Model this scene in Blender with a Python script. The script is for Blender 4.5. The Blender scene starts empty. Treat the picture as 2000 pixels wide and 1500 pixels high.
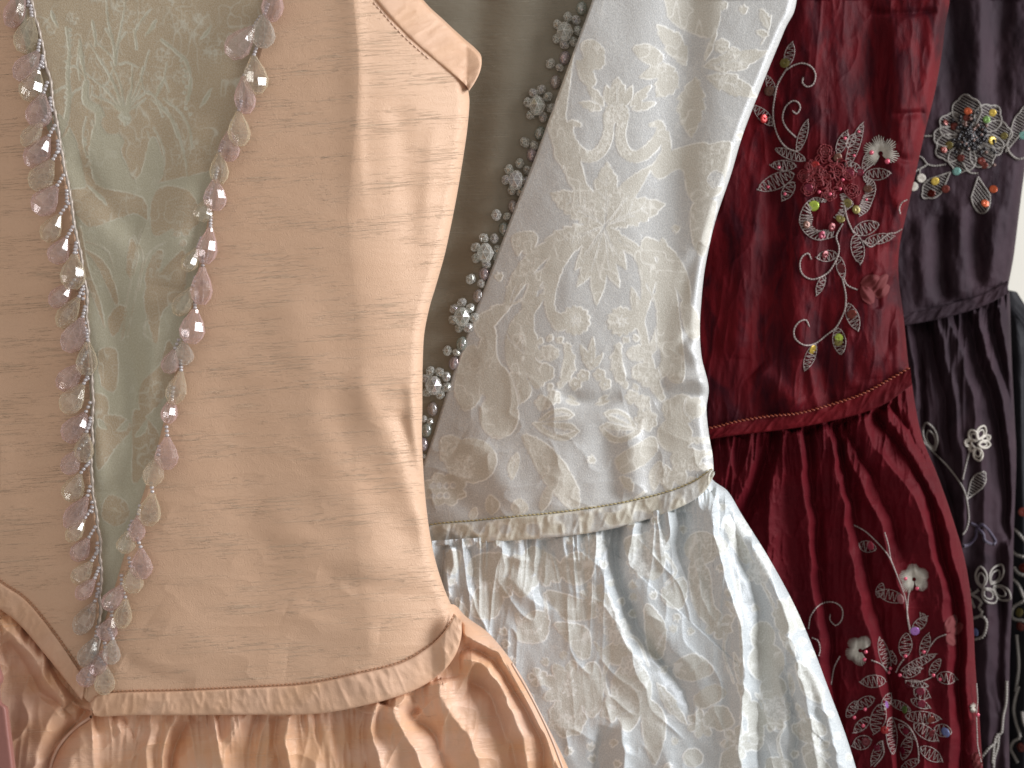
import bpy, math, random, mathutils
import numpy as np

# ------------------------------------------------------------------ camera, world, lights
SC = bpy.context.scene
HF = math.radians(40.0)
TAN = math.tan(HF / 2)
CAM_Z = 1.25
cam_d = bpy.data.cameras.new('camera')
cam = bpy.data.objects.new('camera', cam_d)
SC.collection.objects.link(cam)
cam.location = (0, 0, CAM_Z)
cam.rotation_euler = (math.radians(90), 0, 0)
cam_d.sensor_width = 36
cam_d.angle = HF
cam_d.clip_start = 0.02
cam_d.clip_end = 50
cam_d.dof.use_dof = True
cam_d.dof.focus_distance = 0.66
cam_d.dof.aperture_fstop = 15.0
SC.camera = cam

world = bpy.data.worlds.new('World')
SC.world = world
world.use_nodes = True
bg = world.node_tree.nodes['Background']
bg.inputs['Color'].default_value = (1.0, 0.95, 0.90, 1)
bg.inputs['Strength'].default_value = 0.42


def area(name, loc, target, sx, sy, power, color):
    d = bpy.data.lights.new(name, 'AREA')
    d.shape = 'RECTANGLE'
    d.size, d.size_y = sx, sy
    d.energy = power
    d.color = color
    o = bpy.data.objects.new(name, d)
    SC.collection.objects.link(o)
    o.location = loc
    v = [t - l for t, l in zip(target, loc)]
    o.rotation_euler = mathutils.Vector(v).to_track_quat('-Z', 'Y').to_euler()
    return o


# daylight window to the right of the rail
area('window_light', (1.66, 0.24, 1.70), (0.02, 0.72, 1.2), 0.8, 1.2, 44.0, (0.96, 0.975, 1.0))
# soft warm room light from upper left behind the camera
area('room_light', (-0.9, -0.9, 2.0), (0, 0.7, 1.2), 1.6, 1.2, 2.6, (1.0, 0.86, 0.74))

SC.view_settings.view_transform = 'Standard'
SC.view_settings.look = 'None'
SC.view_settings.exposure = 0.0
SC.view_settings.gamma = 1.0
SC.cycles.use_denoising = True
SC.cycles.max_bounces = 10
SC.cycles.transmission_bounces = 8
SC.cycles.transparent_max_bounces = 8
SC.cycles.caustics_refractive = False
SC.cycles.caustics_reflective = False
SC.cycles.sample_clamp_indirect = 4.0

rng = np.random.default_rng(7)
random.seed(7)


# ------------------------------------------------------------------ small maths helpers
def P(px, py, D, h=0.0):
    """point at photograph coordinates px, py on a plane at distance D metres, raised h mm toward the viewer"""
    d = D - np.asarray(h) * 0.001
    return np.stack([(np.asarray(px) - 1000) / 1000 * d * TAN, d + 0 * np.asarray(px),
                     CAM_Z - (np.asarray(py) - 750) / 1000 * d * TAN], -1)


def mm2px(mm, D):
    return mm * 0.001 / (D * TAN) * 1000


def cr(pts, n=8, closed=False):
    """Catmull-Rom resample of a list of 2-D (or n-D) points"""
    p = np.array(pts, float)
    if len(p) < 3:
        t = np.linspace(0, 1, n + 1)[:, None]
        return p[0] * (1 - t) + p[-1] * t
    if closed:
        q = np.vstack([p[-1], p, p[0], p[1]])
    else:
        q = np.vstack([2 * p[0] - p[1], p, 2 * p[-1] - p[-2]])
    out = []
    for i in range(1, len(q) - 2):
        a, b, c, d = q[i - 1], q[i], q[i + 1], q[i + 2]
        t = np.linspace(0, 1, n, endpoint=False)[:, None]
        out.append(0.5 * (2 * b + (c - a) * t + (2 * a - 5 * b + 4 * c - d) * t ** 2 + (3 * b - a - 3 * c + d) * t ** 3))
    out = np.vstack(out)
    if not closed:
        out = np.vstack([out, p[-1]])
    return out


def cv(pts):
    """smooth interpolating function through (t, value) pairs"""
    q = cr(pts, 10)
    x = np.maximum.accumulate(q[:, 0])
    return lambda t: np.interp(t, x, q[:, 1])


def seg_dist(px, py, pl):
    """signed distance and parameter to a polyline"""
    best = np.full(px.shape, 1e9)
    sgn = np.zeros(px.shape)
    par = np.zeros(px.shape)
    n = len(pl) - 1
    for i in range(n):
        ax, ay = pl[i]
        bx, by = pl[i + 1]
        dx, dy = bx - ax, by - ay
        L = dx * dx + dy * dy + 1e-9
        t = np.clip(((px - ax) * dx + (py - ay) * dy) / L, 0, 1)
        qx, qy = px - (ax + t * dx), py - (ay + t * dy)
        d = np.hypot(qx, qy)
        m = d < best
        best = np.where(m, d, best)
        sgn = np.where(m, np.sign(dx * qy - dy * qx), sgn)
        par = np.where(m, (i + t) / n, par)
    return best, sgn, par


def fold(px, py, pts, amp, wl, wr, fade=(0.12, 0.12), p=2.0):
    """ridge (amp > 0) or valley along a line; going down the line wl is the width on its LEFT in the picture (px), wr right"""
    pl = cr(pts, 4)
    # bounding box reject
    w = max(wl, wr) * 2.6
    x0, x1 = pl[:, 0].min() - w, pl[:, 0].max() + w
    y0, y1 = pl[:, 1].min() - w, pl[:, 1].max() + w
    out = np.zeros(px.shape)
    m = (px > x0) & (px < x1) & (py > y0) & (py < y1)
    if not m.any():
        return out
    d, s, t = seg_dist(px[m], py[m], pl)
    ww = np.where(s > 0, wl, wr)     # y down: positive cross = picture left when heading down
    f = np.exp(-(d / ww) ** p)
    if fade[0] > 0:
        f *= np.clip(t / fade[0], 0, 1) ** 0.7
    if fade[1] > 0:
        f *= np.clip((1 - t) / fade[1], 0, 1) ** 0.7
    out[m] = amp * f
    return out


def folds(px, py, lst, p=2.0, warp=0.0, k=1.0):
    lst = [(f[0], f[1] * k) + tuple(f[2:]) for f in lst]
    h = np.zeros(np.shape(px))
    if warp:
        px, py = px + warp * 2 * fbm(px / 70, py / 60, 301), py + warp * 2 * fbm(px / 60, py / 80, 305)
    if p != 2.0:
        lst = [(tuple(f) + ((0.12, 0.12),) if len(f) == 4 else tuple(f)) + (p,) for f in lst]
    for f in lst:
        h += fold(px, py, *f)
    return h


_NT = {}


def vnoise(x, y, seed=0):
    """smooth value noise, 0..1, period one per unit"""
    if seed not in _NT:
        _NT[seed] = np.random.default_rng(seed + 100).random((257, 257))
    T = _NT[seed]
    xi, yi = np.floor(x).astype(int), np.floor(y).astype(int)
    fx, fy = x - xi, y - yi
    fx, fy = fx * fx * (3 - 2 * fx), fy * fy * (3 - 2 * fy)
    xi, yi = xi % 256, yi % 256
    return (T[xi, yi] * (1 - fx) + T[xi + 1, yi] * fx) * (1 - fy) + (T[xi, yi + 1] * (1 - fx) + T[xi + 1, yi + 1] * fx) * fy


def fbm(x, y, seed=0, o=3):
    v, a, s = 0, 1, 0
    for i in range(o):
        v = v + a * vnoise(x * 2 ** i + 13.7 * i, y * 2 ** i + 7.1 * i, seed + i)
        s += a
        a *= 0.5
    return v / s - 0.5


def ridged(x, y, seed=0, p=2.0):
    """sharp-crested creases, 0..1"""
    return (1 - np.abs(2 * (0.65 * vnoise(x, y, seed) + 0.35 * vnoise(x * 2.1 + 5, y * 2.1, seed + 1)) - 1)) ** (p * 2)


def gathers(px, py, edge, period, amp, length, seed=0):
    """small pinched pleats below a seam"""
    t = np.clip(py - edge, 0, 1e9)
    x = px + 0.12 * t * np.sin(px / 37.0) + 5 * fbm(px / 40, py / 40, seed + 50)
    a = (ridged(x / period, t / 160.0, seed, 1.0) - 0.5) * np.exp(-t / length) * amp
    b = (ridged(x / (period * 2.3), t / 260.0, seed + 5, 0.9) - 0.5) * np.exp(-t / (length * 3.2)) * amp * 1.1
    return a + b


# ------------------------------------------------------------------ mesh helpers
def link(o, parent=None):
    SC.collection.objects.link(o)
    if parent is not None:
        o.parent = parent
        if parent.type == 'EMPTY':
            o.matrix_parent_inverse = mathutils.Matrix.Translation(-parent.location)
        elif parent.get('own_place'):
            o.matrix_parent_inverse = parent.matrix_basis.inverted()
    return o


def mesh_np(name, V, F, mat, parent=None, smooth=True, attrs=None, label=None):
    """V (n,3), F (m,4) or (m,3) int array or list of such arrays"""
    if not isinstance(F, (list, tuple)):
        F = [F]
    me = bpy.data.meshes.new(name)
    me.vertices.add(len(V))
    me.vertices.foreach_set('co', np.ascontiguousarray(V, np.float32).ravel())
    loops = np.concatenate([f.ravel() for f in F]).astype(np.int32)
    tot = np.concatenate([np.full(len(f), f.shape[1], np.int32) for f in F])
    me.loops.add(len(loops))
    me.loops.foreach_set('vertex_index', loops)
    me.polygons.add(len(tot))
    st = np.concatenate([[0], np.cumsum(tot)[:-1]]).astype(np.int32)
    me.polygons.foreach_set('loop_start', st)
    me.polygons.foreach_set('loop_total', tot)
    me.polygons.foreach_set('use_smooth', np.full(len(tot), smooth))
    me.update(calc_edges=True)
    me.validate()
    for k, a in (attrs or {}).items():
        a = np.asarray(a, np.float32)
        if a.ndim == 2:
            at = me.attributes.new(k, 'FLOAT_VECTOR', 'POINT')
            at.data.foreach_set('vector', a.ravel())
        else:
            at = me.attributes.new(k, 'FLOAT', 'POINT')
            at.data.foreach_set('value', a)
    me.materials.append(mat)
    o = bpy.data.objects.new(name, me)
    if label:
        o['label'] = label
    return link(o, parent)


def quads(nr, nc, wrap=False):
    r = np.arange(nr - 1)[:, None]
    c = np.arange(nc if wrap else nc - 1)[None, :]
    c2 = (c + 1) % nc
    return np.stack([(r * nc + c), (r * nc + c2), ((r + 1) * nc + c2), ((r + 1) * nc + c)], -1).reshape(-1, 4)


def cloth(name, parent, mat, D, xL, xR, yT, yB, H, step=2.2, roll=(26, 10, 26, 10), thick=30, pat=None, dens=3,
          label=None, nr=None):
    """closed garment piece: detailed front, edges rolling back, plain back.
    roll = (right width px, right depth mm, left width px, left depth mm)"""
    yt0, yb0 = float(np.min(yT(np.linspace(-400, 2400, 200)))), float(np.max(yB(np.linspace(-400, 2400, 200))))
    ys = np.linspace(yt0, yb0, 60)
    wmax = float(np.max(xR(ys) - xL(ys)))
    nc = int(wmax / step)
    nr = int((yb0 - yt0) / step) if nr is None else nr
    u = np.linspace(0, 1, nc)
    # finer columns close to both borders
    k = 0.5 - 0.5 * np.cos(np.pi * u)
    e = 0.03
    u = (1 - e) * u + e * k
    er, el = roll[0] / wmax, roll[2] / wmax
    ex = []
    if roll[1] > 0:
        ex.append(1 - er * (1 - np.sin(np.linspace(0.3, 1, 10) * np.pi / 2)))
    if roll[3] > 0:
        ex.append(el * (1 - np.sin(np.linspace(0.3, 1, 10) * np.pi / 2)))
    u = np.unique(np.concatenate([u] + ex))
    nc = len(u)
    v = np.linspace(0, 1, nr)
    U, V_ = np.meshgrid(u, v)
    py = yt0 + (yb0 - yt0) * V_
    px = xL(py) + (xR(py) - xL(py)) * U
    for _ in range(6):
        t, b = yT(px), yB(px)
        py = t + (b - t) * V_
        px = xL(py) + (xR(py) - xL(py)) * U
    h = H(px, py)
    dr, dl = xR(py) - px, px - xL(py)
    if roll[1] > 0:
        q = np.clip((roll[0] - dr) / roll[0], 0, 1)
        h = h - roll[1] * (1 - np.sqrt(1 - np.minimum(q, 1) ** 2 + 1e-9))
    if roll[3] > 0:
        q = np.clip((roll[2] - dl) / roll[2], 0, 1)
        h = h - roll[3] * (1 - np.sqrt(1 - np.minimum(q, 1) ** 2 + 1e-9))
    # back of the garment
    nb = 9
    s = np.linspace(0, 1, nb + 2)[1:-1][None, :]
    bx = px[:, -1:] + (px[:, :1] - px[:, -1:]) * s
    by = py[:, -1:] + (py[:, :1] - py[:, -1:]) * s
    hb = np.minimum(h[:, -1:] * (1 - s) + h[:, :1] * s, 0) - thick * np.sqrt(np.sin(np.pi * s))
    PX, PY, HH = np.hstack([px, bx]), np.hstack([py, by]), np.hstack([h, hb])
    attrs = {'fab': np.stack([PX, PY, 0 * PX], -1).reshape(-1, 3) / 100}
    if pat is not None:
        for kk, fn in pat.items():
            attrs[kk] = fn(PX, PY).ravel()
        if 'pat' in attrs:
            z = (attrs['pat'] * 0.12 + attrs['edge'] * 0.10 + attrs['scr'] * 0.12)
            HH = HH + z.reshape(HH.shape)
    V = P(PX, PY, D, HH).reshape(-1, 3)
    F = quads(nr, PX.shape[1], True)[:, ::-1]
    return mesh_np(name, V, F, mat, parent, attrs=attrs, label=label)


def band(name, parent, mat, D, top, bot, H, lift=1.0, bulge=1.5, under=5.0, wr=0.5, seed=3, nw=26, pat=None, step=2.5):
    """a padded strip between two lines, bulging, rolled under below and above"""
    top, bot = cr(top, 24), cr(bot, 24)

    def res(c, n):
        s = np.concatenate([[0], np.cumsum(np.hypot(*np.diff(c, axis=0).T))])
        t = np.linspace(0, s[-1], n)
        return np.stack([np.interp(t, s, c[:, 0]), np.interp(t, s, c[:, 1])], -1), s[-1]
    n = int(res(top, 5)[1] / step)
    a, L = res(top, n)
    b, _ = res(bot, n)
    w = np.linspace(0, 1, nw)[None, :]
    px = a[:, :1] * (1 - w) + b[:, :1] * w
    py = a[:, 1:] * (1 - w) + b[:, 1:] * w
    prof = np.sqrt(np.clip(1 - (2 * w - 1) ** 8, 0, 1))
    h = H(px, py) + lift + bulge * prof
    s = np.linspace(0, L, n)[:, None] / 100
    if wr:
        h = h + wr * 3.0 * fbm(s * 3.5 + w * 0.7, s * 0 + w * 1.2, seed) * prof + wr * 1.6 * fbm(s * 9 + w * 1.5, w * 2, seed + 4) * prof
        h = h + wr * 1.3 * ridged(s * 5 + w * 1.2, w * 0.8, seed + 9) * prof
    # underside rows going back
    k = np.linspace(0, 1, 5)[1:][None, :]
    bx = np.repeat(px[:, -1:], 4, 1) - 0 * k
    by = np.repeat(py[:, -1:], 4, 1) - 6 * k
    bh = h[:, -1:] - under * k
    tx = np.repeat(px[:, :1], 2, 1)
    ty = np.repeat(py[:, :1], 2, 1) + np.array([[2.0, 0.5]])
    th = h[:, :1] - np.array([[3.0, 1.0]])
    PX, PY, HH = np.hstack([tx, px, bx]), np.hstack([ty, py, by]), np.hstack([th, h, bh])
    attrs = {'fab': np.stack([PX, PY, 0 * PX], -1).reshape(-1, 3) / 100}
    if pat is not None:
        for kk, fn in pat.items():
            attrs[kk] = fn(PX, PY).ravel()
    V = P(PX, PY, D, HH).reshape(-1, 3)
    return mesh_np(name, V, quads(n, PX.shape[1])[:, ::-1], mat, parent, attrs=attrs)


def tube_geo(pts, rad, sides=6):
    """pts (n,3), rad scalar or (n,) -> V,F"""
    p = np.asarray(pts, float)
    n = len(p)
    r = np.broadcast_to(np.asarray(rad, float), (n,))
    t = np.gradient(p, axis=0)
    t /= np.linalg.norm(t, axis=1, keepdims=True) + 1e-12
    up = np.tile(np.array([[0.0, -1.0, 0.02]]), (n, 1))
    a = np.cross(t, up)
    a /= np.linalg.norm(a, axis=1, keepdims=True) + 1e-12
    b = np.cross(t, a)
    ang = np.linspace(0, 2 * np.pi, sides, endpoint=False)
    ring = a[:, None, :] * np.cos(ang)[None, :, None] + b[:, None, :] * np.sin(ang)[None, :, None]
    V = (p[:, None, :] + ring * r[:, None, None]).reshape(-1, 3)
    F = quads(n, sides, True)
    cap0 = np.arange(sides)[None, ::-1]
    return V, F


class Geo:
    def __init__(s):
        s.V, s.F, s.n = [], {}, 0

    def add(s, V, F):
        fs = F if isinstance(F, (list, tuple)) else [F]
        for f in fs:
            s.F.setdefault(f.shape[1], []).append(f + s.n)
        s.V.append(V)
        s.n += len(V)

    def build(s, name, mat, parent=None, smooth=True, label=None):
        if not s.V:
            return None
        return mesh_np(name, np.vstack(s.V), [np.vstack(x) for x in s.F.values()], mat, parent, smooth, label=label)


def resample2(c, step):
    s = np.concatenate([[0], np.cumsum(np.hypot(*np.diff(c, axis=0).T))])
    n = max(3, int(s[-1] / step) + 1)
    t = np.linspace(0, s[-1], n)
    return np.stack([np.interp(t, s, c[:, i]) for i in range(2)], -1)


class Surf:
    """a garment surface on which trims are laid"""

    def __init__(s, D, H):
        s.D, s.H = D, H

    def pt(s, px, py, lift=0.0):
        px, py = np.asarray(px, float), np.asarray(py, float)
        return P(px, py, s.D, s.H(px, py) + lift)

    def thread(s, g, pts, rmm=0.35, twist=True, smooth=True, lift=0.2, n=8):
        """a couched thread following picture points"""
        c = cr(pts, n) if smooth else np.array(pts, float)
        c = resample2(c, 1.3 if twist else 2.2)
        p = s.pt(c[:, 0], c[:, 1], lift + rmm * 0.6)
        r = np.full(len(c), rmm * 0.001)
        if twist:
            k = np.arange(len(c))
            r = r * (1 + 0.30 * np.sin(k * 2 * np.pi / 4.0))
        V, F = tube_geo(p, r, 5)
        g.add(V, F)


# ------------------------------------------------------------------ materials
def new_mat(name):
    m = bpy.data.materials.new(name)
    m.use_nodes = True
    nt = m.node_tree
    return m, nt, nt.nodes['Principled BSDF']


def N(nt, typ, **kw):
    n = nt.nodes.new(typ)
    for k, v in kw.items():
        if k.startswith('i_'):
            key = k[2:].replace('_', ' ')
            n.inputs[int(key) if key.isdigit() else key].default_value = v
        else:
            setattr(n, k, v)
    return n


def rgb(r, g, b):
    f = lambda c: (c / 255 / 12.92) if c / 255 <= 0.04045 else ((c / 255 + 0.055) / 1.055) ** 2.4
    return (f(r), f(g), f(b), 1)


def ramp(nt, a, b, ca=(0, 0, 0, 1), cb=(1, 1, 1, 1)):
    r = nt.nodes.new('ShaderNodeValToRGB')
    r.color_ramp.elements[0].position = a
    r.color_ramp.elements[1].position = b
    r.color_ramp.elements[0].color = ca
    r.color_ramp.elements[1].color = cb
    return r


def fabco(nt, scale, rot=0.0):
    at = N(nt, 'ShaderNodeAttribute', attribute_name='fab')
    mp = N(nt, 'ShaderNodeMapping')
    mp.inputs['Scale'].default_value = scale
    mp.inputs['Rotation'].default_value = (0, 0, rot)
    # rotate first, then scale
    mp0 = N(nt, 'ShaderNodeMapping')
    mp0.inputs['Rotation'].default_value = (0, 0, rot)
    mp.inputs['Rotation'].default_value = (0, 0, 0)
    nt.links.new(at.outputs['Vector'], mp0.inputs['Vector'])
    nt.links.new(mp0.outputs['Vector'], mp.inputs['Vector'])
    return mp.outputs['Vector']


def noise(nt, vec, scale=1.0, detail=2.0, rough=0.5, dist=0.0):
    n = N(nt, 'ShaderNodeTexNoise')
    n.inputs['Scale'].default_value = scale
    n.inputs['Detail'].default_value = detail
    n.inputs['Roughness'].default_value = rough
    n.inputs['Distortion'].default_value = dist
    nt.links.new(vec, n.inputs['Vector'])
    return n.outputs['Fac']


def math_(nt, op, a, b=None, clamp=False):
    m = N(nt, 'ShaderNodeMath', operation=op)
    m.use_clamp = clamp
    for i, v in enumerate((a, b)):
        if v is None:
            continue
        if isinstance(v, (int, float)):
            m.inputs[i].default_value = v
        else:
            nt.links.new(v, m.inputs[i])
    return m.outputs[0]


def mixc(nt, fac, a, b, blend='MIX'):
    m = N(nt, 'ShaderNodeMix', data_type='RGBA', blend_type=blend)
    for sock, v in ((m.inputs[0], fac), (m.inputs[6], a), (m.inputs[7], b)):
        if isinstance(v, (int, float, tuple)):
            sock.default_value = v
        else:
            nt.links.new(v, sock)
    return m.outputs[2]


def bump(nt, height, strength, dist, normal=None):
    b = N(nt, 'ShaderNodeBump')
    b.inputs['Strength'].default_value = strength
    b.inputs['Distance'].default_value = dist
    nt.links.new(height, b.inputs['Height'])
    if normal is not None:
        nt.links.new(normal, b.inputs['Normal'])
    return b.outputs['Normal']


def silk_mat(name, base, base2, slub, rough=0.42, rot=0.07, slub_amt=1.0, sheen=0.25, sheen_tint=(1, 0.85, 0.7, 1),
             weave=1.0, mottle=0.25, spec=0.5, spec_tint=None, streak=None, metallic=0.0):
    """shot silk with slubs running almost horizontally"""
    m, nt, bs = new_mat(name)
    v1 = fabco(nt, (0.9, 34, 1), rot)
    n1 = noise(nt, v1, 1.0, 3, 0.6)
    r1 = ramp(nt, 0.55, 0.80)
    nt.links.new(n1, r1.inputs[0])
    v2 = fabco(nt, (3.2, 60, 1), rot)
    n2 = noise(nt, v2, 1.0, 2, 0.5)
    r2 = ramp(nt, 0.64, 0.78)
    nt.links.new(n2, r2.inputs[0])
    # slubs come in bands
    v3 = fabco(nt, (0.5, 2.6, 1), rot)
    n3 = noise(nt, v3, 1.0, 2, 0.5)
    r3 = ramp(nt, 0.42, 0.62)
    nt.links.new(n3, r3.inputs[0])
    sl = math_(nt, 'MULTIPLY', math_(nt, 'ADD', r1.outputs[0], r2.outputs[0]), r3.outputs[0])
    # fine weave
    v4 = fabco(nt, (40, 70, 1), 0.5)
    n4 = noise(nt, v4, 1.0, 1, 0.5)
    v5 = fabco(nt, (10, 10, 1), 0)
    n5 = noise(nt, v5, 1.0, 3, 0.6)
    vm = fabco(nt, (0.5, 1.3, 1), rot)
    nm = noise(nt, vm, 1.0, 3, 0.55)
    rm = ramp(nt, 0.35, 0.65)
    nt.links.new(nm, rm.inputs[0])
    c = mixc(nt, math_(nt, 'MULTIPLY', rm.outputs[0], mottle), base, base2)
    c = mixc(nt, math_(nt, 'MULTIPLY', sl, 0.85 * slub_amt, True), c, slub)
    c = mixc(nt, math_(nt, 'MULTIPLY', n4, 0.22 * weave), c, base2)
    if streak is not None:
        (sx, sy, lo, hi, col, amt) = streak
        vs = fabco(nt, (sx, sy, 1), 0.05)
        ns = noise(nt, vs, 1.0, 4, 0.6, 0.6)
        rs = ramp(nt, lo, hi)
        nt.links.new(ns, rs.inputs[0])
        c = mixc(nt, math_(nt, 'MULTIPLY', rs.outputs[0], amt), c, col)
    nt.links.new(c, bs.inputs['Base Color'])
    nrm = bump(nt, n4, 0.22 * weave, 0.0006)
    nrm = bump(nt, n5, 0.12, 0.0012, nrm)
    nrm = bump(nt, sl, 0.58 * slub_amt, 0.0008, nrm)
    nt.links.new(nrm, bs.inputs['Normal'])
    bs.inputs['Roughness'].default_value = rough
    bs.inputs['Specular IOR Level'].default_value = spec
    bs.inputs['Metallic'].default_value = metallic
    if spec_tint:
        bs.inputs['Specular Tint'].default_value = spec_tint
    bs.inputs['Sheen Weight'].default_value = sheen
    bs.inputs['Sheen Roughness'].default_value = 0.4
    bs.inputs['Sheen Tint'].default_value = sheen_tint
    return m


def brocade_mat(name, ground, motif, thread, g_rough=0.33, m_rough=0.6, spec_tint=(0.9, 0.92, 1, 1), metallic=0.0, weave=1.0):
    """satin ground with a woven matt motif; attributes pat / edge / scr carry the woven figure"""
    m, nt, bs = new_mat(name)
    pa = N(nt, 'ShaderNodeAttribute', attribute_name='pat').outputs['Fac']
    ed = N(nt, 'ShaderNodeAttribute', attribute_name='edge').outputs['Fac']
    sc = N(nt, 'ShaderNodeAttribute', attribute_name='scr').outputs['Fac']
    c = mixc(nt, pa, ground, motif)
    v = fabco(nt, (45, 30, 1), 0.3)
    n4 = noise(nt, v, 1.0, 1, 0.5)
    c = mixc(nt, math_(nt, 'MULTIPLY', math_(nt, 'SUBTRACT', n4, 0.35, True), 0.9), c, thread)
    c = mixc(nt, math_(nt, 'MAXIMUM', math_(nt, 'MULTIPLY', ed, 0.75), math_(nt, 'MULTIPLY', sc, 0.8)), c, thread)
    nt.links.new(c, bs.inputs['Base Color'])
    r = math_(nt, 'ADD', math_(nt, 'MULTIPLY', pa, m_rough - g_rough), g_rough)
    nt.links.new(r, bs.inputs['Roughness'])
    nrm = bump(nt, n4, 0.25 * weave, 0.0005)
    v5 = fabco(nt, (14, 14, 1), 0)
    nrm = bump(nt, noise(nt, v5, 1.0, 3, 0.6), 0.16, 0.001, nrm)
    nt.links.new(nrm, bs.inputs['Normal'])
    bs.inputs['Specular Tint'].default_value = spec_tint
    bs.inputs['Specular IOR Level'].default_value = 0.55
    bs.inputs['Metallic'].default_value = metallic
    bs.inputs['Sheen Weight'].default_value = 0.12
    bs.inputs['Sheen Tint'].default_value = (1, 0.95, 0.85, 1)
    return m


def simple_mat(name, col, rough=0.5, metallic=0.0, spec=0.5, film=0.0, coat=0.0, sheen=0.0, var=0.0):
    m, nt, bs = new_mat(name)
    bs.inputs['Base Color'].default_value = col
    if var:
        tc = N(nt, 'ShaderNodeTexCoord')
        n = noise(nt, tc.outputs['Object'], 900.0, 2, 0.6)
        nt.links.new(mixc(nt, math_(nt, 'MULTIPLY', n, var), col, (col[0] * 0.35, col[1] * 0.35, col[2] * 0.35, 1)), bs.inputs['Base Color'])
    bs.inputs['Roughness'].default_value = rough
    bs.inputs['Metallic'].default_value = metallic
    bs.inputs['Specular IOR Level'].default_value = spec
    bs.inputs['Coat Weight'].default_value = coat
    bs.inputs['Sheen Weight'].default_value = sheen
    if film:
        bs.inputs['Thin Film Thickness'].default_value = film
        bs.inputs['Thin Film IOR'].default_value = 1.7
    return m


def glass_mat(name, col, ior=1.45, film=0.0, rough=0.02, edge=0.25, body=0.06, see=0.6, gloss=0.10, rim=(0.9, 0.8, 0.76, 1)):
    """clear faceted glass: see-through tint, refraction, a little body colour, gloss, and highlights painted pale on rims and facet edges"""
    m, nt, bs = new_mat(name)
    bs.inputs['Base Color'].default_value = col
    bs.inputs['Transmission Weight'].default_value = 1.0 - body
    bs.inputs['Roughness'].default_value = rough
    bs.inputs['IOR'].default_value = ior
    if film:
        bs.inputs['Thin Film Thickness'].default_value = film
        bs.inputs['Thin Film IOR'].default_value = 1.7
    out = nt.nodes['Material Output']
    tr = N(nt, 'ShaderNodeBsdfTransparent')
    tr.inputs[0].default_value = col
    mx = N(nt, 'ShaderNodeMixShader')
    mx.inputs[0].default_value = see
    nt.links.new(bs.outputs[0], mx.inputs[1])
    nt.links.new(tr.outputs[0], mx.inputs[2])
    df = N(nt, 'ShaderNodeBsdfDiffuse')
    df.inputs[0].default_value = rim
    tl = N(nt, 'ShaderNodeBsdfTranslucent')
    tl.inputs[0].default_value = rim
    m1 = N(nt, 'ShaderNodeMixShader')
    nt.links.new(df.outputs[0], m1.inputs[1])
    nt.links.new(tl.outputs[0], m1.inputs[2])
    gl = N(nt, 'ShaderNodeBsdfGlossy')
    gl.inputs['Roughness'].default_value = 0.06
    m2 = N(nt, 'ShaderNodeMixShader')
    lw = N(nt, 'ShaderNodeLayerWeight')
    lw.inputs['Blend'].default_value = 0.35
    pw = math_(nt, 'MULTIPLY', math_(nt, 'POWER', lw.outputs['Facing'], 1.9), 0.95, True)
    wf = N(nt, 'ShaderNodeWireframe')          # glints painted along the facet edges in the rim colour
    wf.inputs[0].default_value = 0.00022
    pw = math_(nt, 'MAXIMUM', pw, math_(nt, 'MULTIPLY', wf.outputs[0], edge))
    nt.links.new(pw, m2.inputs[0])
    nt.links.new(mx.outputs[0], m2.inputs[1])
    nt.links.new(m1.outputs[0], m2.inputs[2])
    m3 = N(nt, 'ShaderNodeMixShader')
    m3.inputs[0].default_value = gloss
    nt.links.new(m2.outputs[0], m3.inputs[1])
    nt.links.new(gl.outputs[0], m3.inputs[2])
    nt.links.new(m3.outputs[0], out.inputs[0])
    return m


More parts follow.
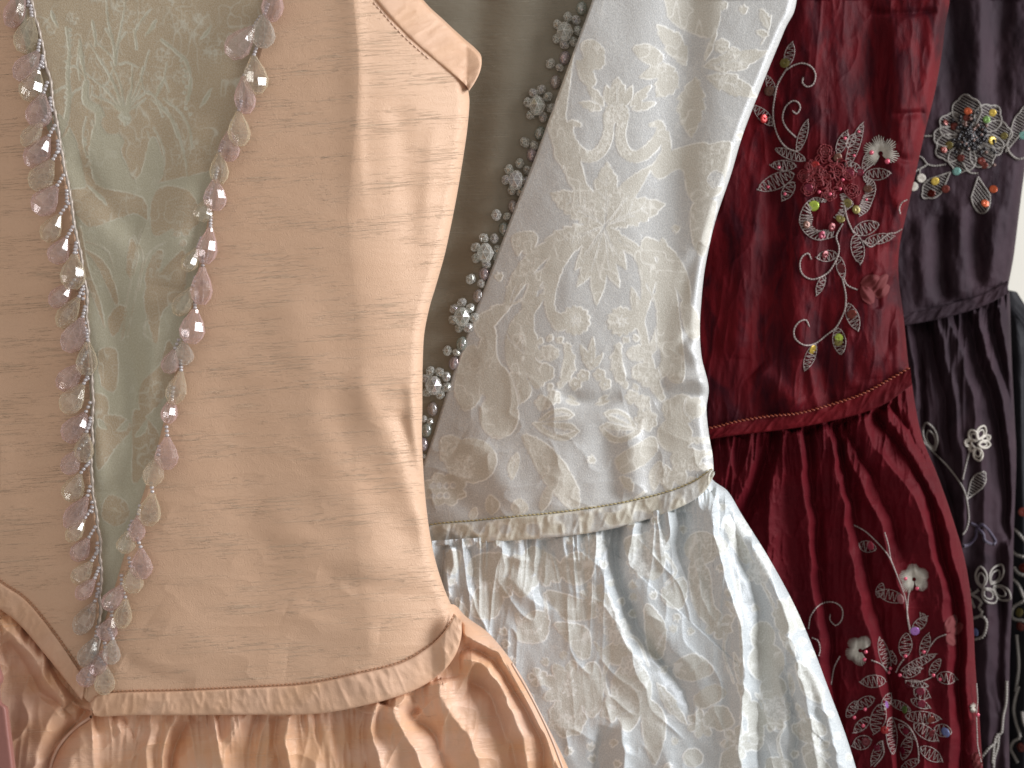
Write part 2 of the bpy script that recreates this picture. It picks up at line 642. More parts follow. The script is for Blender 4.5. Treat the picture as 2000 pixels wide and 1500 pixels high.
# ------------------------------------------------------------------ woven figure canvas
class Canvas:
    def __init__(s, x0, y0, x1, y1):
        s.x0, s.y0 = x0, y0
        s.w, s.h = int(x1 - x0), int(y1 - y0)
        s.a = np.zeros((s.h, s.w), np.float32)
        s.s = np.zeros((s.h, s.w), np.float32)
        s.l = np.zeros((s.h, s.w), np.float32)

    def _box(s, c, m=3):
        x0 = int(max(0, math.floor(c[:, 0].min() - s.x0 - m)))
        x1 = int(min(s.w, math.ceil(c[:, 0].max() - s.x0 + m)))
        y0 = int(max(0, math.floor(c[:, 1].min() - s.y0 - m)))
        y1 = int(min(s.h, math.ceil(c[:, 1].max() - s.y0 + m)))
        return x0, x1, y0, y1

    def _fill(s, c):
        x0, x1, y0, y1 = s._box(c)
        if x1 <= x0 or y1 <= y0:
            return None
        X, Y = np.meshgrid(np.arange(x0, x1) + s.x0 + 0.5, np.arange(y0, y1) + s.y0 + 0.5)
        ins = np.zeros(X.shape, bool)
        n = len(c)
        for i in range(n):
            ax, ay = c[i]
            bx, by = c[(i + 1) % n]
            if ay == by:
                continue
            m = ((ay > Y) != (by > Y)) & (X < (bx - ax) * (Y - ay) / (by - ay) + ax)
            ins ^= m
        return (slice(y0, y1), slice(x0, x1)), ins

    def poly(s, pts, val=1.0, smooth=True, scr=0.0, to='a'):
        c = cr(pts, 6, True) if smooth else np.array(pts, float)
        r = s._fill(c)
        if r is None:
            return
        sl, ins = r
        A = getattr(s, to)
        A[sl][ins] = val
        if scr:
            s.s[sl][ins] = scr

    def leaf(s, p0, p1, w, bend=0.0, serr=0, val=1.0, scr=0.0, vein=0, peak=0.45, sa=0.28):
        """pointed leaf from p0 to p1, total width w"""
        p0, p1 = np.array(p0, float), np.array(p1, float)
        d = p1 - p0
        L = np.hypot(*d) + 1e-6
        nrm = np.array([-d[1], d[0]]) / L
        t = np.linspace(0, 1, 40)
        g = np.where(t < peak, np.sin(np.pi / 2 * t / peak) ** 0.8, np.cos(np.pi / 2 * (t - peak) / (1 - peak)) ** 0.9)
        ww = w / 2 * g
        mid = p0 + d * t[:, None] + nrm * (bend * np.sin(np.pi * t))[:, None]
        wa, wb = ww.copy(), ww.copy()
        if serr:
            sw = (t * serr) % 1.0
            wa = ww * (1 - sa * (1 - sw))
            wb = ww * (1 - sa * (1 - (t * serr + 0.4) % 1.0))
        A = mid + nrm * wa[:, None]
        B = mid - nrm * wb[:, None]
        s.poly(np.vstack([A, B[::-1]]), val, False, scr)
        if vein:
            s.stroke(mid[4:-8], 1.2, 0.4, val=0.0 if val else 1.0)
            if vein > 1:
                for k in range(vein):
                    f = 0.25 + 0.55 * k / vein
                    i = int(f * 39)
                    for sg, wx in ((1, wa), (-1, wb)):
                        q = mid[min(39, i + 5)] + nrm * sg * wx[i] * 0.75
                        s.stroke([mid[i], q], 1.0, 0.3, val=0.0 if val else 1.0, smooth=False)

    def stroke(s, pts, w0, w1=None, val=1.0, scr=0.0, smooth=True, wm=None):
        c = cr(pts, 5) if smooth and len(pts) > 2 else np.array(pts, float)
        w1 = w0 if w1 is None else w1
        x0, x1, y0, y1 = s._box(c, max(w0, w1, wm or 0) + 2)
        if x1 <= x0 or y1 <= y0:
            return
        X, Y = np.meshgrid(np.arange(x0, x1) + s.x0 + 0.5, np.arange(y0, y1) + s.y0 + 0.5)
        d, _, t = seg_dist(X, Y, c)
        if wm is None:
            r = w0 + (w1 - w0) * t
        else:
            r = np.where(t < .5, w0 + (wm - w0) * np.sin(np.pi * t), w1 + (wm - w1) * np.sin(np.pi * t))
        m = d < r / 2
        s.a[y0:y1, x0:x1][m] = val
        if scr:
            s.s[y0:y1, x0:x1][m] = scr

    def disc(s, x, y, r, val=1.0, scal=0, scr=0.0, ry=None, amp=0.12):
        a = np.linspace(0, 2 * np.pi, 60, endpoint=False)
        k = 1 + (amp * np.abs(np.sin(a * scal / 2)) - amp / 2 if scal else 0)
        s.poly(np.stack([x + r * k * np.cos(a), y + (ry or r) * k * np.sin(a)], -1), val, False, scr)

    def flower(s, x, y, r, n=6, w=None, val=1.0, rot=0.0, hole=True):
        for i in range(n):
            a = rot + 2 * math.pi * i / n
            s.leaf((x + r * .15 * math.cos(a), y + r * .15 * math.sin(a)), (x + r * math.cos(a), y + r * math.sin(a)),
                   w or r * 0.75, val=val, peak=0.65)
        if hole:
            s.disc(x, y, r * 0.16, 0.0 if val else 1.0)

    def done(s, seed=1, edge=1.0, jag=1.6, fine=1.0):
        # slightly ragged woven borders
        a = s.a
        h, w = a.shape
        Y, X = np.mgrid[0:h, 0:w]
        if jag:
            dx = (jag * 2 * (vnoise(X / 5.0, Y / 3.5, seed) - 0.5)).astype(int)
            dy = (jag * 2 * (vnoise(X / 4.0 + 40, Y / 6.0, seed + 1) - 0.5)).astype(int)
            a = a[np.clip(Y + dy, 0, h - 1), np.clip(X + dx, 0, w - 1)]

        def blur(z, k):
            for _ in range(k):
                z = z.copy()
                z[1:-1] = (z[:-2] + 2 * z[1:-1] + z[2:]) / 4
                z[:, 1:-1] = (z[:, :-2] + 2 * z[:, 1:-1] + z[:, 2:]) / 4
            return z
        soft = blur(a, 1)
        gx, gy = np.gradient(blur(a, 1))
        e = np.clip(np.hypot(gx, gy) * 3.2, 0, 1) ** 1.2
        e *= np.clip(-0.15 + 1.7 * vnoise(X / 16.0, Y / 16.0, seed + 2), 0, 1)
        e *= np.clip(0.4 + 1.0 * vnoise(X / 2.2, Y / 2.6, seed + 3), 0, 1)
        # knotty thread areas
        q1 = np.abs(vnoise(X / 4.2, Y / 6.5, seed + 4) - 0.5)
        q2 = np.abs(vnoise(X / 6.0 + 9, Y / 4.0 + 5, seed + 5) - 0.5)
        scr = np.clip(1 - np.minimum(q1, q2) * 9, 0, 1) * blur(s.s, 3)
        if fine:
            reg = np.clip(5 * (vnoise(X / 46.0, Y / 46.0, seed + 8) - 0.42), 0, 1)
            l1 = np.clip(1 - np.abs(vnoise(X / 15.0, Y / 20.0, seed + 9) - 0.5) * 16, 0, 1)
            l2 = np.clip(1 - np.abs(vnoise(X / 7.0, Y / 8.5, seed + 10) - 0.5) * 9, 0, 1) * np.clip(6 * (vnoise(X / 60.0, Y / 52.0, seed + 11) - 0.62), 0, 1)
            scr = np.maximum(scr, np.maximum(l1 * reg * 0.75, l2 * 0.8) * fine * (0.35 + 0.65 * a))
        s.pat, s.edge, s.scrb = soft, np.clip(e * edge, 0, 1), blur(scr, 1)
        return s

    def samp(s, A):
        def f(px, py):
            x = np.clip(px - s.x0 - 0.5, 0, s.w - 1.001)
            y = np.clip(py - s.y0 - 0.5, 0, s.h - 1.001)
            xi, yi = x.astype(int), y.astype(int)
            fx, fy = x - xi, y - yi
            return ((A[yi, xi] * (1 - fx) + A[yi, xi + 1] * fx) * (1 - fy) + (A[yi + 1, xi] * (1 - fx) + A[yi + 1, xi + 1] * fx) * fy)
        return f

    def fns(s):
        return {'pat': s.samp(s.pat), 'edge': s.samp(s.edge), 'scr': s.samp(s.scrb)}


def thing(name, label, cat, loc, group=None):
    o = bpy.data.objects.new(name, None)
    o.empty_display_size = 0.02
    SC.collection.objects.link(o)
    o['label'] = label
    o['category'] = cat
    if group:
        o['group'] = group
    return o


# ------------------------------------------------------------------ materials in use
M_PEACH = silk_mat('peach_silk', rgb(221, 185, 157), rgb(213, 172, 140), rgb(248, 224, 194), rough=0.42, spec=0.6,
                   spec_tint=(1, 0.92, 0.84, 1), sheen=0.15, sheen_tint=(1, 0.88, 0.84, 1), slub_amt=1.35, weave=2.3)
M_PEACH_SK = silk_mat('peach_silk_skirt', rgb(225, 187, 164), rgb(220, 172, 132), rgb(246, 220, 194), rough=0.40, spec=0.6,
                      spec_tint=(1, 0.9, 0.84, 1), sheen=0.2, sheen_tint=(1, 0.85, 0.84, 1), mottle=0.9, slub_amt=0.8, weave=1.2)
M_PEACH_BD = silk_mat('peach_silk_binding', rgb(221, 183, 157), rgb(213, 170, 136), rgb(240, 212, 182), rough=0.46, spec=0.5,
                      spec_tint=(1, 0.9, 0.8, 1), sheen=0.15, rot=0.6, slub_amt=0.5, mottle=0.7, weave=1.4)
M_STOM = brocade_mat('sage_brocade', rgb(182, 176, 153), rgb(181, 161, 133), rgb(216, 216, 202), g_rough=0.34, m_rough=0.62,
                     spec_tint=(0.97, 1.0, 0.95, 1))
M_IV = brocade_mat('ivory_brocade', rgb(186, 187, 187), rgb(194, 190, 179), rgb(244, 243, 237), g_rough=0.30, m_rough=0.66)
M_IVS = brocade_mat('silver_brocade', rgb(187, 194, 198), rgb(191, 192, 185), rgb(244, 247, 247), g_rough=0.33, m_rough=0.6)
M_IVB = brocade_mat('ivory_brocade_binding', rgb(186, 186, 183), rgb(193, 188, 173), rgb(228, 225, 214), g_rough=0.42, m_rough=0.55)
M_RED = silk_mat('crimson_shot_silk', rgb(95, 15, 23), rgb(56, 10, 18), rgb(116, 27, 32), rough=0.55, spec=0.16, slub_amt=0.4,
                 spec_tint=(1, 0.4, 0.42, 1), sheen=0.04, sheen_tint=(1, 0.35, 0.38, 1), mottle=0.8, rot=1.5,
                 streak=(3.0, 1.0, 0.46, 0.64, rgb(36, 8, 18), 0.8))  # dark streaks: the cloth's own variation plus its light-dependent sheen, painted in
M_PLUM = silk_mat('plum_silk', rgb(58, 43, 50), rgb(41, 31, 37), rgb(72, 57, 63), rough=0.62, spec=0.12, slub_amt=0.3,
                  spec_tint=(0.95, 0.85, 0.95, 1), sheen=0.04, sheen_tint=(0.8, 0.7, 0.8, 1), mottle=0.7, rot=1.5,
                  streak=(2.2, 0.7, 0.48, 0.66, rgb(28, 20, 26), 0.6))
M_BLACK = silk_mat('black_silk', rgb(24, 22, 28), rgb(16, 15, 20), rgb(40, 38, 44), rough=0.6, spec=0.2, slub_amt=0.2, sheen=0.05,
                   sheen_tint=(0.7, 0.7, 0.8, 1), rot=1.5)
M_GTHREAD = simple_mat('pewter_thread', rgb(182, 168, 164), 0.5, 0.15, var=0.8)
M_GTHREAD2 = simple_mat('grey_thread', rgb(164, 158, 152), 0.5, 0.1, var=0.7)
M_WTHREAD = simple_mat('ivory_thread', rgb(206, 199, 188), 0.5, 0.1, var=0.7)
M_RTHREAD = simple_mat('crimson_thread', rgb(124, 22, 32), 0.5, 0.1, var=0.6)
M_PSTITCH = simple_mat('peach_thread', rgb(176, 128, 96), 0.5)
M_PSTITCH2 = simple_mat('pale_peach_thread', rgb(224, 190, 168), 0.5)
M_ISTITCH = simple_mat('straw_thread', rgb(190, 176, 132), 0.5)
M_RSTITCH = simple_mat('rust_thread', rgb(140, 60, 30), 0.5)
M_CORD = simple_mat('silver_cord', rgb(190, 178, 168), 0.4, 0.3)
G_PINK = glass_mat('pink_glass', (1.0, 0.935, 0.93, 1), 1.42, body=0.10, see=0.66, rim=rgb(255, 224, 222))
G_YEL = glass_mat('champagne_glass', (1.0, 0.975, 0.92, 1), 1.42, body=0.08, see=0.68, rim=rgb(252, 238, 208))
G_CLR = glass_mat('clear_glass', (0.98, 0.97, 0.94, 1), 1.45, rim=rgb(250, 242, 232))
G_SEED = glass_mat('silver_lined_glass', (0.84, 0.80, 0.82, 1), 1.45, body=0.7, see=0.1, rough=0.1, rim=rgb(214, 204, 206))
G_CRY = [glass_mat('aurora_glass', (0.96, 0.97, 0.95, 1), 1.5, film=f, see=0.48, body=0.2, edge=0.9, gloss=0.13, rim=rgb(255, 255, 250)) for f in (260, 330, 420)]
G_OVAL = [glass_mat('milky_glass', c, 1.4, film=f, body=0.3, see=0.35, gloss=0.18, rough=0.08, rim=r) for c, f, r in
          (((0.80, 0.88, 0.82, 1), 0, rgb(214, 226, 214)), ((0.86, 0.80, 0.86, 1), 300, rgb(230, 216, 232)), ((0.90, 0.82, 0.80, 1), 0, rgb(232, 216, 210)))]
M_PEARL = simple_mat('pink_pearl', rgb(206, 84, 108), 0.22, 0.3, coat=0.6)


def sequin_mat(name, c, em=0.0):
    return simple_mat(name, (c[0] * .62, c[1] * .62, c[2] * .62, 1), 0.28, 0.5, coat=0.3)


SQ = {
    'lime': sequin_mat('lime_sequin', rgb(214, 240, 96)),  # bright yellow-green: light reflected by the sequin, put into its colour
    'olive': sequin_mat('olive_sequin', rgb(138, 124, 62)),
    'brown': sequin_mat('brown_sequin', rgb(110, 68, 52)),
    'dred': sequin_mat('dark_red_sequin', rgb(112, 20, 30)),
    'red': sequin_mat('red_sequin', rgb(186, 30, 30)),
    'mag': sequin_mat('magenta_sequin', rgb(136, 26, 58)),
    'pink': sequin_mat('pink_sequin', rgb(226, 96, 122)),
    'rose': sequin_mat('pale_rose_sequin', rgb(240, 170, 178)),
    'lilac': sequin_mat('lilac_sequin', rgb(206, 140, 232)),
    'blue': sequin_mat('blue_sequin', rgb(150, 170, 236)),
    'green': sequin_mat('green_sequin', rgb(120, 158, 84)),
    'gold': sequin_mat('gold_sequin', rgb(240, 206, 92)),
    'aqua': sequin_mat('aqua_sequin', rgb(160, 226, 218)),
    'orange': sequin_mat('orange_sequin', rgb(206, 92, 46)),
    'rust': sequin_mat('rust_sequin', rgb(120, 40, 26)),
}


# ------------------------------------------------------------------ trims
def ring_solid(prof, sides, twist=True, flat=0.75, close=True):
    """faceted lathe about z (downwards); prof: list of (z, r)"""
    V, F3, F4 = [], [], []
    for i, (z, r) in enumerate(prof):
        o = (0.5 if (twist and i % 2) else 0)
        for k in range(sides):
            a = 2 * math.pi * (k + o) / sides
            V.append((r * math.cos(a), r * math.sin(a) * flat, -z))
    for i in range(len(prof) - 1):
        o = i % 2 if twist else 0
        for k in range(sides):
            k2 = (k + 1) % sides
            a, b, c, d = i * sides + k, i * sides + k2, (i + 1) * sides + k, (i + 1) * sides + k2
            if twist:
                if i % 2 == 0:
                    F3 += [(a, c, b), (b, c, d)]
                else:
                    F3 += [(a, c, d), (a, d, b)]
            else:
                F4.append((a, c, d, b))
    n = len(V)
    V += [(0, 0, -prof[0][0]), (0, 0, -prof[-1][0])]
    for k in range(sides):
        F3.append((n, k, (k + 1) % sides))
        F3.append((n + 1, (len(prof) - 1) * sides + (k + 1) % sides, (len(prof) - 1) * sides + k))
    out = [np.array(F3)]
    if F4:
        out.append(np.array(F4))
    return np.array(V, float), out


DROP_V, DROP_F = ring_solid([(0, 0.24), (0.10, 0.36), (0.36, 0.78), (0.62, 1.0), (0.82, 0.86), (1.0, 0.42)], 8, False, 0.8)


def fix_normals(me):
    import bmesh
    bm = bmesh.new()
    bm.from_mesh(me)
    bmesh.ops.recalc_face_normals(bm, faces=bm.faces)
    bm.to_mesh(me)
    bm.free()


_shared = {}


def shared_mesh(key, V, F, mat, smooth=False):
    if key not in _shared:
        o = mesh_np(key, V, F, mat, None, smooth)
        me = o.data
        fix_normals(me)
        bpy.data.objects.remove(o)
        _shared[key] = me
    return _shared[key]


def place(name, me, parent, loc, zaxis, scale, roll=0.0, label=None):
    """object whose local -z runs along zaxis, local y away from the viewer"""
    o = bpy.data.objects.new(name, me)
    z = -mathutils.Vector(zaxis).normalized()
    y = mathutils.Vector((0, 1, 0))
    x = y.cross(z).normalized()
    y = z.cross(x)
    R = mathutils.Matrix((x, y, z)).transposed().to_4x4()
    R = R @ mathutils.Matrix.Rotation(roll, 4, 'Z')
    M = mathutils.Matrix.Translation(mathutils.Vector(loc)) @ R @ mathutils.Matrix.Diagonal((*scale, 1))
    SC.collection.objects.link(o)
    if parent is not None:
        o.parent = parent
        if parent.type == 'EMPTY':
            o.matrix_parent_inverse = mathutils.Matrix.Translation(-parent.location)
    o.matrix_basis = M
    if label:
        o['label'] = label
    return o


def uv_sphere(n=10, m=7):
    V, F = [], []
    prof = [(0.5 - 0.5 * math.cos(math.pi * i / m), 0.5 * math.sin(math.pi * i / m)) for i in range(m + 1)]
    prof[0], prof[-1] = (0.0, 0.08), (1.0, 0.08)
    return ring_solid(prof, n, False, 1.0)


SPH_V, SPH_F = uv_sphere(12, 8)
SPH_V = SPH_V + np.array([0, 0, 0.5])
CRY_V, CRY_F = ring_solid([(0, 0.16), (0.16, 0.34), (0.5, 0.5), (0.84, 0.34), (1.0, 0.16)], 7, True, 1.0)
CRY_V = CRY_V + np.array([0, 0, 0.5])


def teardrop(S, parent, x0, y0, x1, y1, kind, lift=0.0):
    """glass drop hanging from (x0, y0), rounded end at (x1, y1)"""
    mat = {'p': G_PINK, 'y': G_YEL, 'c': G_CLR}[kind]
    nm = {'p': 'pink_drop', 'y': 'champagne_drop', 'c': 'clear_drop'}[kind]
    me = shared_mesh(nm, DROP_V * [1, 1, 1], DROP_F, mat)
    L = math.hypot(x1 - x0, y1 - y0) * S.D * TAN / 1000
    r = max(0.0047, min(0.0058, L * 0.40))
    xm, ym = (x0 + x1) / 2, (y0 + y1) / 2
    hm = float(S.H(np.array([xm]), np.array([ym]))[0])
    hh = hm + 3.9 + lift
    a = P(x0, y0, S.D, hh + 0.3)
    b = P(x1, y1, S.D, hh)
    o = place('teardrop_bead', me, parent, a, b - a, (r, r, L), random.uniform(0, 6.28))
    return o, a


def bead_row(g, a, b, r):
    """seed beads between two 3-D points"""
    a, b = np.array(a), np.array(b)
    d = np.linalg.norm(b - a)
    n = max(2, int(d / (r * 1.75)))
    for i in range(n):
        c = a + (b - a) * (i + 0.5) / n
        g.add(SPH_V * [r * 2, r * 2, r * 1.7] + c, SPH_F)


def seq_geo():
    V, F = [], []
    n = 20
    rings = [(0.10, 0.03), (0.13, 0.0), (0.45, 0.015), (0.86, 0.05), (1.0, 0.09)]
    for r, z in rings:
        for k in range(n):
            a = 2 * math.pi * k / n
            V.append((r * math.cos(a), r * math.sin(a), -z))
    Vt = np.array(V)
    Vb = Vt + [0, 0, -0.06]
    F = list(quads(len(rings), n, True))
    Fb = [f[::-1] + len(Vt) for f in F]
    m = len(rings) - 1
    side = [(m * n + k, m * n + (k + 1) % n, len(Vt) + m * n + (k + 1) % n, len(Vt) + m * n + k) for k in range(n)]
    return np.vstack([Vt, Vb]), np.vstack([np.array(F), np.array(Fb), np.array(side)])


SEQ_V, SEQ_F = seq_geo()


def sequin(S, parent, x, y, rpx, kind, tilt=None, name='sequin', label=None, lift=0.5):
    me = shared_mesh(kind + '_sequin_disc', SEQ_V, [SEQ_F], SQ[kind], True)
    r = rpx * S.D * TAN / 1000
    c = S.pt(x, y, lift + 0.5)
    dx = S.pt(x + 2, y, 0) - S.pt(x - 2, y, 0)
    dy = S.pt(x, y + 2, 0) - S.pt(x, y - 2, 0)
    nrm = mathutils.Vector(np.cross(dx, dy)).normalized()
    if nrm.y > 0:
        nrm = -nrm
    if tilt is None:
        tilt = (random.uniform(-.3, .3), random.uniform(-.25, .25))
    nrm = (nrm + mathutils.Vector((tilt[0], 0, tilt[1]))).normalized()
    o = bpy.data.objects.new(name, me)
    q = nrm.to_track_quat('Z', 'Y')
    M = mathutils.Matrix.Translation(mathutils.Vector(c)) @ q.to_matrix().to_4x4() @ mathutils.Matrix.Diagonal((r, r, r, 1))
    SC.collection.objects.link(o)
    o.parent = parent
    if parent.type == 'EMPTY':
        o.matrix_parent_inverse = mathutils.Matrix.Translation(-parent.location)
    o.matrix_basis = M
    if label:
        o['label'] = label
    return o


def pearl(S, parent, x, y, rpx, mat=None, name='pearl_bead', lift=0.0, shape='s', ry=None, me_key=None, tilt=0.0):
    mat = mat or M_PEARL
    r = rpx * S.D * TAN / 1000
    ry = (ry or rpx) * S.D * TAN / 1000
    V, F, sm = (SPH_V, SPH_F, True) if shape == 's' else (CRY_V, CRY_F, False)
    me = shared_mesh((me_key or mat.name) + '_' + shape, V, F, mat, sm)
    c = S.pt(x, y, lift + min(r, ry) * 1000 * 0.85)
    return place(name, me, parent, c, (math.sin(tilt), 0, -math.cos(tilt)), (2 * r, 2 * r * (0.8 if shape == 's' else 1), 2 * ry), random.uniform(0, 6.28) if shape != 's' else 0)


def stitches(S, name, parent, pts, mat, length=4.5, gap=3.0, r=0.22, lift=0.15, slant=0.0):
    c = resample2(cr(pts, 24), length + gap)
    g = Geo()
    for i in range(len(c) - 1):
        a = c[i]
        b = c[i] + (c[i + 1] - c[i]) * length / (length + gap)
        nrm = np.array([-(b - a)[1], (b - a)[0]])
        b2 = b + nrm * slant
        a2 = a - nrm * slant
        t = np.linspace(0, 1, 5)[:, None]
        q = a2 * (1 - t) + b2 * t
        arch = 0.35 * np.sin(np.pi * t[:, 0]) - 0.05
        p = S.pt(q[:, 0], q[:, 1], lift + arch)
        V, F = tube_geo(p, np.full(5, r * 0.001), 5)
        g.add(V, F)
    return g.build(name, mat, parent)


def zig_leaf(S, p0, p1, w, g, bend=0.0, pitch=4.3, r=0.20, outline=True, one_side=False):
    """leaf of zigzag metal thread with a couched outline"""
    p0, p1 = np.array(p0, float), np.array(p1, float)
    d = p1 - p0
    L = np.hypot(*d)
    nrm = np.array([-d[1], d[0]]) / L
    n = max(5, int(L / pitch))
    pts, A, B = [], [], []
    for i in range(n + 1):
        t = i / n
        wv = w / 2 * math.sin(math.pi * min(1, (t * 0.92 + 0.06))) ** 0.75
        m = p0 + d * t + nrm * bend * math.sin(math.pi * t)
        j = random.uniform(0.62, 1.1)
        tt = d / L * pitch * 0.9
        sgn = 1 if i % 2 else -1
        q = m + nrm * sgn * wv * j + tt * (0.6 if sgn > 0 else -0.2)
        pts.append(q)
        A.append(m + nrm * wv)
        B.append(m - nrm * wv)
    S.thread(g, pts, r, True, True, 0.15, 5)
    if outline:
        S.thread(g, [p0] + A[1:-1:2] + [p1], r, True, True, 0.3, 5)
        if not one_side:
            S.thread(g, [p0] + B[1:-1:2] + [p1], r, True, True, 0.3, 5)


def tf(ox, oy, s, pts):
    return [(ox + x * s, oy + y * s) for x, y in pts]


def satin_fan(S, g, cx, cy, r, a0, a1, n, lobes=4, r0=0.25, th=0.34, seed=0):
    """long straight satin stitches fanning out from a flower centre with lobed rim"""
    for k in range(n):
        a = a0 + (a1 - a0) * k / (n - 1)
        f = (k / (n - 1) * lobes) % 1.0
        rr = r * (0.74 + 0.26 * math.sin(math.pi * f) ** 0.6) * random.uniform(0.97, 1.03)
        t = np.linspace(0, 1, 7)
        R = r * r0 + (rr - r * r0) * t
        x, y = cx + R * math.cos(a), cy + R * math.sin(a)
        p = S.pt(x, y, 0.25 + 0.9 * np.sin(np.pi * t) + 0.1 * (k % 2))
        V, F = tube_geo(p, th * 0.001 * (0.5 + 0.6 * np.sin(np.pi * np.clip(t + .1, 0, 1))), 5)
        g.add(V, F)


# ================================================================== PEACH DRESS
D1 = 0.62
peach = thing('dress', 'peach silk dress with sage brocade insert edged in glass drops, nearest of the row', 'dress',
              tuple(P(450, 1560, D1)), 'dresses hanging in a row')

p_stit = [(400, -320), (560, -220), (650, -120), (735, 0), (790, 62), (845, 112), (912, 168)]
xR1 = cv([(-330, 400), (-220, 560), (-120, 650), (0, 792), (50, 846), (90, 892), (130, 908), (172, 914), (200, 917), (250, 913),
          (300, 906), (350, 898), (400, 889), (450, 879), (500, 868), (560, 851), (600, 839), (650, 829), (700, 826), (750, 825),
          (800, 825), (850, 824), (900, 826), (950, 829), (1000, 834), (1050, 841), (1100, 852), (1150, 868), (1200, 888), (1260, 900), (1400, 905)])
xL1r = cv([(-330, 640), (-100, 575), (0, 532), (150, 488), (330, 428), (520, 388), (700, 348), (870, 308), (1020, 262), (1120, 232),
           (1200, 208), (1270, 186), (1330, 166), (1400, 160)])
xR1l = cv([(-330, 20), (0, 62), (60, 78), (200, 105), (330, 128), (430, 146), (560, 168), (640, 172), (760, 181), (850, 181), (940, 180),
           (1060, 196), (1150, 198), (1230, 194), (1300, 184), (1400, 170)])
yB1 = cv([(-460, 860), (-200, 1000), (0, 1166), (60, 1212), (110, 1275), (150, 1335), (175, 1372), (230, 1380), (350, 1375), (500, 1368),
          (650, 1350), (760, 1322), (830, 1290), (875, 1250), (900, 1200), (960, 1180)])
yTc = lambda v: (lambda x: np.full(np.shape(x), float(v)))


def H1(px, py):
    px, py = np.asarray(px, float), np.asarray(py, float)
    # gently rounded bust and waist; beyond the ridge the side turns toward the window
    ridge = 700 + 10 * np.sin(py / 90.0) + np.clip(py - 500, 0, 900) * 0.02
    h = -np.clip(420 - px, 0, None) ** 2 / 26000.0
    q = np.clip((px - ridge + 10) / 190.0, 0, 1.3)
    soft = np.clip(py / 600.0, 0.0, 1.0)
    h = h - (21.0 - 5.0 * soft) * q ** (1.15 + 0.45 * soft)
    h = h + folds(px, py, [
        ([(690, -60), (700, 120), (700, 300), (712, 430)], 0.9, 30, 16, (0.0, 0.3)),
        ([(770, 190), (786, 260), (800, 420), (812, 560)], -0.96, 24, 26, (0.2, 0.4)),
        ([(850, 230), (840, 340), (826, 480)], 0.72, 16, 20, (0.3, 0.3)),
        ([(640, 760), (700, 900), (760, 1000), (830, 1080)], -1.08, 34, 40),
        ([(690, 720), (760, 860), (812, 980), (850, 1060)], 1.32, 30, 26),
        ([(776, 800), (806, 900), (830, 1010)], -1.56, 16, 14),
        ([(800, 740), (812, 840), (826, 930)], 1.32, 14, 10),
        ([(560, 560), (600, 700), (640, 860), (660, 1000)], 0.9, 50, 50),
        ([(500, 1000), (640, 1080), (760, 1110), (850, 1120)], 0.78, 40, 34),
        ([(620, 1120), (740, 1150), (850, 1170)], -0.78, 20, 20),
        ([(560, 1190), (660, 1230), (740, 1240)], 0.66, 26, 22),
        ([(870, 1150), (850, 1220), (800, 1280), (700, 1320)], -0.96, 26, 20),
        ([(420, 700), (460, 860), (500, 1040), (520, 1200)], -0.9, 60, 60),
        ([(300, 1200), (420, 1270), (560, 1290)], 0.78, 50, 40),
        ([(240, 1290), (300, 1320), (380, 1340)], -0.72, 30, 16),
        ([(60, 400), (80, 700), (110, 1000)], -0.96, 60, 50),
        ([(-20, 800), (30, 1000), (90, 1140)], 1.08, 50, 40),
    ])
    h = h + 0.5 * fbm(px / 150, py / 90, 21) + 0.25 * fbm(px / 60, py / 34, 25) + 0.3 * fbm(px / 90, py / 9, 31) * np.clip((px - 600) / 200, 0.25, 1)
    h = h + 0.25 * ridged(px / 120 + py / 300, py / 50, 33) * np.clip((py - 500) / 500, 0.1, 1)
    return h


S1 = Surf(D1, H1)
cloth('bodice_panel', peach, M_PEACH, D1, xL1r, xR1, yTc(-300), yB1, H1, step=1.8, roll=(26, 7, 9, 3), thick=38)
cloth('bodice_panel', peach, M_PEACH, D1, lambda y: np.full(np.shape(y), -260.0), xR1l, yTc(-300), yB1, H1, step=2.4, roll=(9, 3, 26, 10), thick=38)

# sage brocade insert with acanthus figure
CS = Canvas(0, -60, 620, 1340)
T = lambda pts: tf(0, 0, 0.3, pts)
CS.poly([(40, -60), (620, -60), (560, 120), (430, 330), (300, 360), (140, 390), (60, 100)], 1.0, False)
# ground scrolls cut through the upper figure
g0 = [([(430, 180), (450, 330), (440, 480), (450, 640), (430, 780)], 12, 26),
      ([(560, 540), (560, 660), (640, 720), (660, 820), (720, 930)], 30, 60),
      ([(370, 780), (440, 900), (480, 1060), (500, 1200)], 60, 90),
      ([(750, 420), (740, 300), (700, 120), (690, -60)], 16, 5), ([(750, 400), (770, 260), (800, 120), (820, -40)], 14, 4),
      ([(620, 300), (620, 200), (600, 120)], 10, 3), ([(890, 320), (880, 240), (900, 160), (980, 60)], 10, 8),
      ([(1050, 260), (1150, 340), (1220, 420), (1240, 560), (1220, 650)], 14, 18),
      ([(1060, 640), (1160, 720), (1230, 830), (1250, 960)], 8, 10),
      ([(990, 650), (1100, 760), (1160, 900)], 6, 8), ([(1000, 830), (1060, 960), (1070, 1080)], 8, 5),
      ([(600, 1080), (640, 1180), (760, 1240), (880, 1380), (940, 1500)], 20, 60),
      ([(1000, 1500), (1050, 1300), (1150, 1220), (1300, 1280)], 16, 40)]
for c, a, b in g0:
    CS.stroke(T(c), a * .3 * 1.3, b * .3 * 1.3, 0.0)
CS.poly(T([(640, 780), (800, 900), (790, 1000), (900, 1150), (980, 900), (1040, 960), (1060, 1150), (900, 1240), (700, 1200), (580, 1020)]), 0.0)
CS.poly(T([(820, 880), (900, 880), (910, 1080), (880, 1170), (830, 1080)]), 1.0)
